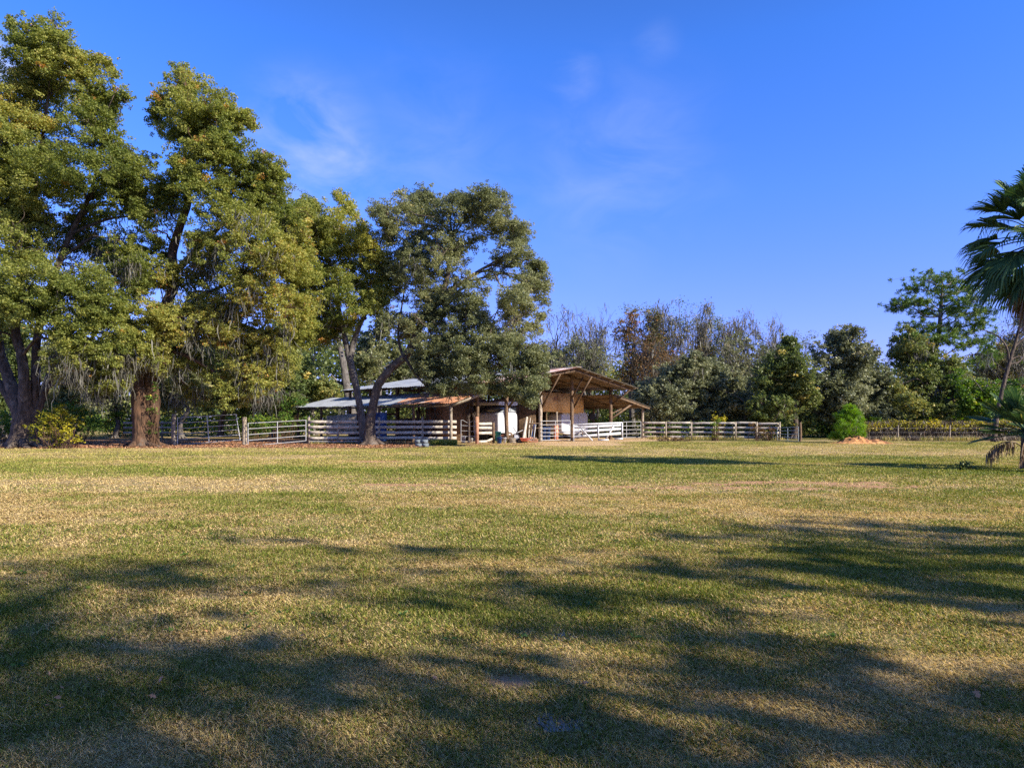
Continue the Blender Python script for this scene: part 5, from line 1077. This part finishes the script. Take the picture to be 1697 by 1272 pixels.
# firewood pile
for k in range(9):
    x = 876.5+(k % 5)*3.4+(k//5)*1.6; a = sg(x, 732, 44.2); a[2] = .09+.16*(k//5); pole('firewood_log', 'split firewood log in the small pile at the foot of the second barn post', a, a+V(rng.normal(0, .05), .45, rng.normal(0, .02)), .075, 'redpost', 'firewood', 'firewood pile')
# old mower
mo = thing('mower', V(*S(852, 733, 43.9)[:2], 0), 'old push mower with tall dark handle in front of the camper', 'mower')
q = S(856, 733, 43.9); q[2] = .22
m_ = MB(); rbox(m_, q, V(.32, 0, 0), V(0, .25, 0), V(0, 0, .10)); m_.build('deck', M['steel'], mo)
m_ = MB(); rbox(m_, q+V(0, 0, .2), V(.15, 0, 0), V(0, .14, 0), V(0, 0, .1)); m_.build('engine', M['white'], mo)
for dx in (-.28, .28):
    for dy in (-.22, .22): m_ = MB(); disc(m_, V(q[0]+dx, q[1]+dy, .11), V(0, 1, 0), .11, .06); m_.build('wheel', M['black'], mo)
for dy in (-.14, .14): m_ = MB(); tube(m_, [q+V(.25, dy, .1), S(851, 709, 43.9)+V(0, dy, 0)], [.018]*2, 5); m_.build('handle', M['black'], mo)
m_ = MB(); tube(m_, [S(851, 709, 43.9)+V(0, -.16, 0), S(851, 709, 43.9)+V(0, .16, 0)], [.025]*2, 6); m_.build('grip', M['black'], mo)
# wooden sawhorse
sh = thing('sawhorse', V(*S(843, 731, 44.3)[:2], 0), 'dark wooden sawhorse between the buckets and the mower', 'sawhorse')
a = S(838, 715, 44.3); b = S(848, 718, 44.3); m_ = MB(); beam(m_, a, b, .08, .1); m_.build('beam', M['woodb'], sh)
for p in (a, b):
    for dx, dy in ((-.15, -.2), (.15, .2)): m_ = MB(); beam(m_, p, V(p[0]+dx, p[1]+dy, 0), .04, .08); m_.build('leg', M['woodb'], sh)
# red wheelbarrow tray and red cart
wb = thing('wheelbarrow', V(*S(870, 734, 43.6)[:2], 0), 'faded red low wheelbarrow tray on the ground right of the mower', 'wheelbarrow')
q = S(870, 734, 43.6); q[2] = 0; m_ = MB(); lo = [q+V(x, y, .12) for x, y in ((-.2, -.15), (.2, -.15), (.2, .15), (-.2, .15))]; hi = [q+V(x, y, .32) for x, y in ((-.36, -.26), (.34, -.26), (.34, .26), (-.36, .26))]
m_.add(lo+hi, [[0, 3, 2, 1], [0, 1, 5, 4], [1, 2, 6, 5], [2, 3, 7, 6], [3, 0, 4, 7]]); m_.build('tray', M['red'], wb)
m_ = MB(); disc(m_, q+V(-.42, 0, .15), V(0, 1, 0), .15, .07); m_.build('wheel', M['black'], wb)
for dy in (-.2, .2): m_ = MB(); tube(m_, [q+V(-.42, dy*.4, .15), q+V(.3, dy, .2), q+V(.75, dy*1.1, .34)], [.018]*3, 5); m_.build('handle', M['wood'], wb)
bx = S(849, 733, 43.7); bx[2] = 0
cr_ = thing('crate', bx, 'open tan wooden crate on the ground left of the mower', 'crate')
for k in range(3):
    for (c_, ax_, ay_) in ((V(0, -.16, 0), V(.22, 0, 0), V(0, .01, 0)), (V(0, .16, 0), V(.22, 0, 0), V(0, .01, 0)), (V(-.22, 0, 0), V(.01, 0, 0), V(0, .149, 0)), (V(.22, 0, 0), V(.01, 0, 0), V(0, .149, 0))):
        m_ = MB(); box(m_, bx+c_+V(0, 0, .06+.11*k), ax_, ay_, V(0, 0, .04)); m_.build('slat', M['wood'], cr_)
# orange traffic-coloured board and ragged stake behind bay gate
pole('board', 'faded orange board standing upright behind the silver bay gate', sg(921.5, 728, 47.2), S(921.5, 704, 47.2), .1, 'orange', 'board', flat=(.30, .05))
pole('stake', 'ragged grey pointed stake rising behind the faded orange board', sg(922.5, 727, 47.6), S(922.5, 682, 47.6), .06, 'wood', 'stake')
# things in the low shed
pole('plywood_sheet', 'olive brown plywood sheet leaning behind the plank fence left of the trunks', S(566, 719, 44.0)-V(0, 0, 0), S(566, 687, 44.4), .5, 'wood', 'panel', flat=(1.95, .03))
tp = MB(); x0, x1 = S(614, 0, 44)[0], S(641, 0, 44)[0]; gx_, gz_ = np.meshgrid(np.linspace(x0, x1, 22), np.linspace(.1, 1.95, 14)); yy = 44+.06*np.sin(gx_*9)+.08*(fbm(gx_*2, gz_*2, seed=4)-.5)
i = np.arange(13)[:, None]*22; j = np.arange(21)[None, :]; tp.add(np.stack([gx_, yy, gz_], -1).reshape(-1, 3), np.stack([i+j, i+j+1, i+22+j+1, i+22+j], -1).reshape(-1, 4)); yy2 = yy+.01; tp.add(np.stack([gx_, yy2, gz_], -1).reshape(-1, 3), np.stack([i+j, i+22+j, i+22+j+1, i+j+1], -1).reshape(-1, 4))
o = tp.build('blue_tarp', M['blue'], None, loc=V((x0+x1)/2, 44, .1)); tag(o, 'dark blue tarp hanging behind the plank fence just right of the leaning trunks', 'tarp')
# dead vines hanging at shed corner
dv = thing('dead_vine', V(*S(776, 700, 44.5)[:2], 0), 'tangle of grey dead vines hanging from the shed corner above the walk gate', 'vine'); m_ = MB()
for k in range(16):
    x = rng.uniform(768, 786); y0 = rng.uniform(664, 672); P = [S(x, y0, 44.4)]
    for t in range(5): P.append(P[-1]+V(rng.normal(0, .09), rng.normal(0, .05), -.16-.08*rng.random()))
    tube(m_, P, np.linspace(.02, .006, 6), 4)
tube(m_, [V(*S(777, 700, 44.5)[:2], 0), S(777, 700, 44.5), S(776, 668, 44.5)], [.09, .07, .05], 7, .08); m_.build('stem', M['bark'], dv)
# concrete blocks at the fence foot
blk = None
for k, (px, z, lab) in enumerate(((694, 0, 'grey concrete block on the ground, left of the lower pair at the fence foot'), (704.5, 0, 'grey concrete block on the ground, right of the lower pair at the fence foot'), (693, .20, 'grey concrete block stacked on the left lower block'), (703.5, .20, 'grey concrete block stacked on the right lower block'))):
    b = S(px, 740, 37.6); b[2] = z
    if blk is None:
        m_ = MB()
        for (cx_, wx) in ((-.185, .015), (0, .015), (.185, .015)): box(m_, V(cx_, 0, .10), V(wx, .069, 0), V(0, 0, .095)*0+V(0, .07, 0)*0+V(0, .069, 0), V(0, 0, .095)) if False else box(m_, V(cx_, 0, .10), V(wx, 0, 0), V(0, .068, 0), V(0, 0, .094))
        for cy_ in (-.085, .085): box(m_, V(0, cy_, .10), V(.2, 0, 0), V(0, .016, 0), V(0, 0, .096))
        box(m_, V(0, 0, .02), V(.168, 0, 0), V(0, .066, 0), V(0, 0, .012)); blk = o = m_.build('concrete_block', M['concrete'], None, loc=(0, 0, 0))
    else: o = blk.copy(); COL.objects.link(o)
    o.location = (b[0], b[1], b[2]+.002*k); o.rotation_euler = (0, 0, .06*(-1)**k+.1*(k > 1)); o.scale = (.95, 1.3, .98); tag(o, lab, 'block', 'concrete blocks at the fence foot')
# tall grass tuft at fence foot
m_ = MB(); n = 2500; px = rng.uniform(714, 757, n); d = rng.uniform(39.6, 41.6, n); x = (px-CX)/F*d
leaves(m_, np.stack([x, d, rng.uniform(.05, .22, n)], 1), .3, .03, np.clip(rng.normal(.25, .15, n), .01, 1), axis=(0, 0, 1), jit=.4)
o = m_.build('tall_grass', M['grass'], None); tag(o, 'uncut bright green grass growing at the foot of the plank fence', 'grass', kind='stuff')
m_ = MB()
def weeds_line(p, q, n, h):
    t = rng.random(n); k = fbm(t*9, t*0, seed=int(n)) > .45; t = t[k]; n = len(t); c_ = p[None]*(1-t[:, None])+q[None]*t[:, None]+np.stack([rng.normal(0, .15, n), rng.normal(0, .15, n), np.zeros(n)], 1); hh = h*rng.uniform(.4, 1.2, n); c_[:, 2] = hh*.45
    leaves(m_, c_, hh, .018, np.clip(rng.normal(.5, .25, n), .01, 1), axis=(0, 0, 1), jit=.35)
weeds_line(V(10.1, 51.4, 0), V(19.2, 48.4, 0), 2600, .38); weeds_line(V(-12.2, 41.2, 0), V(-3.6, 42.4, 0), 1500, .25); weeds_line(V(24, 47.8, 0), V(36, 47.8, 0), 2200, .4); weeds_line(V(-1.5, 43.2, 0), V(1.5, 44.4, 0), 500, .2)
o = m_.build('fence_weeds', M['grass'], None); tag(o, 'straggly green and straw weeds growing along the fence feet', 'weeds', kind='stuff')
for o in bpy.data.objects:
    if 'label' in o and len(o['label'].split()) > 16: print('LONG', o.name, o['label'])
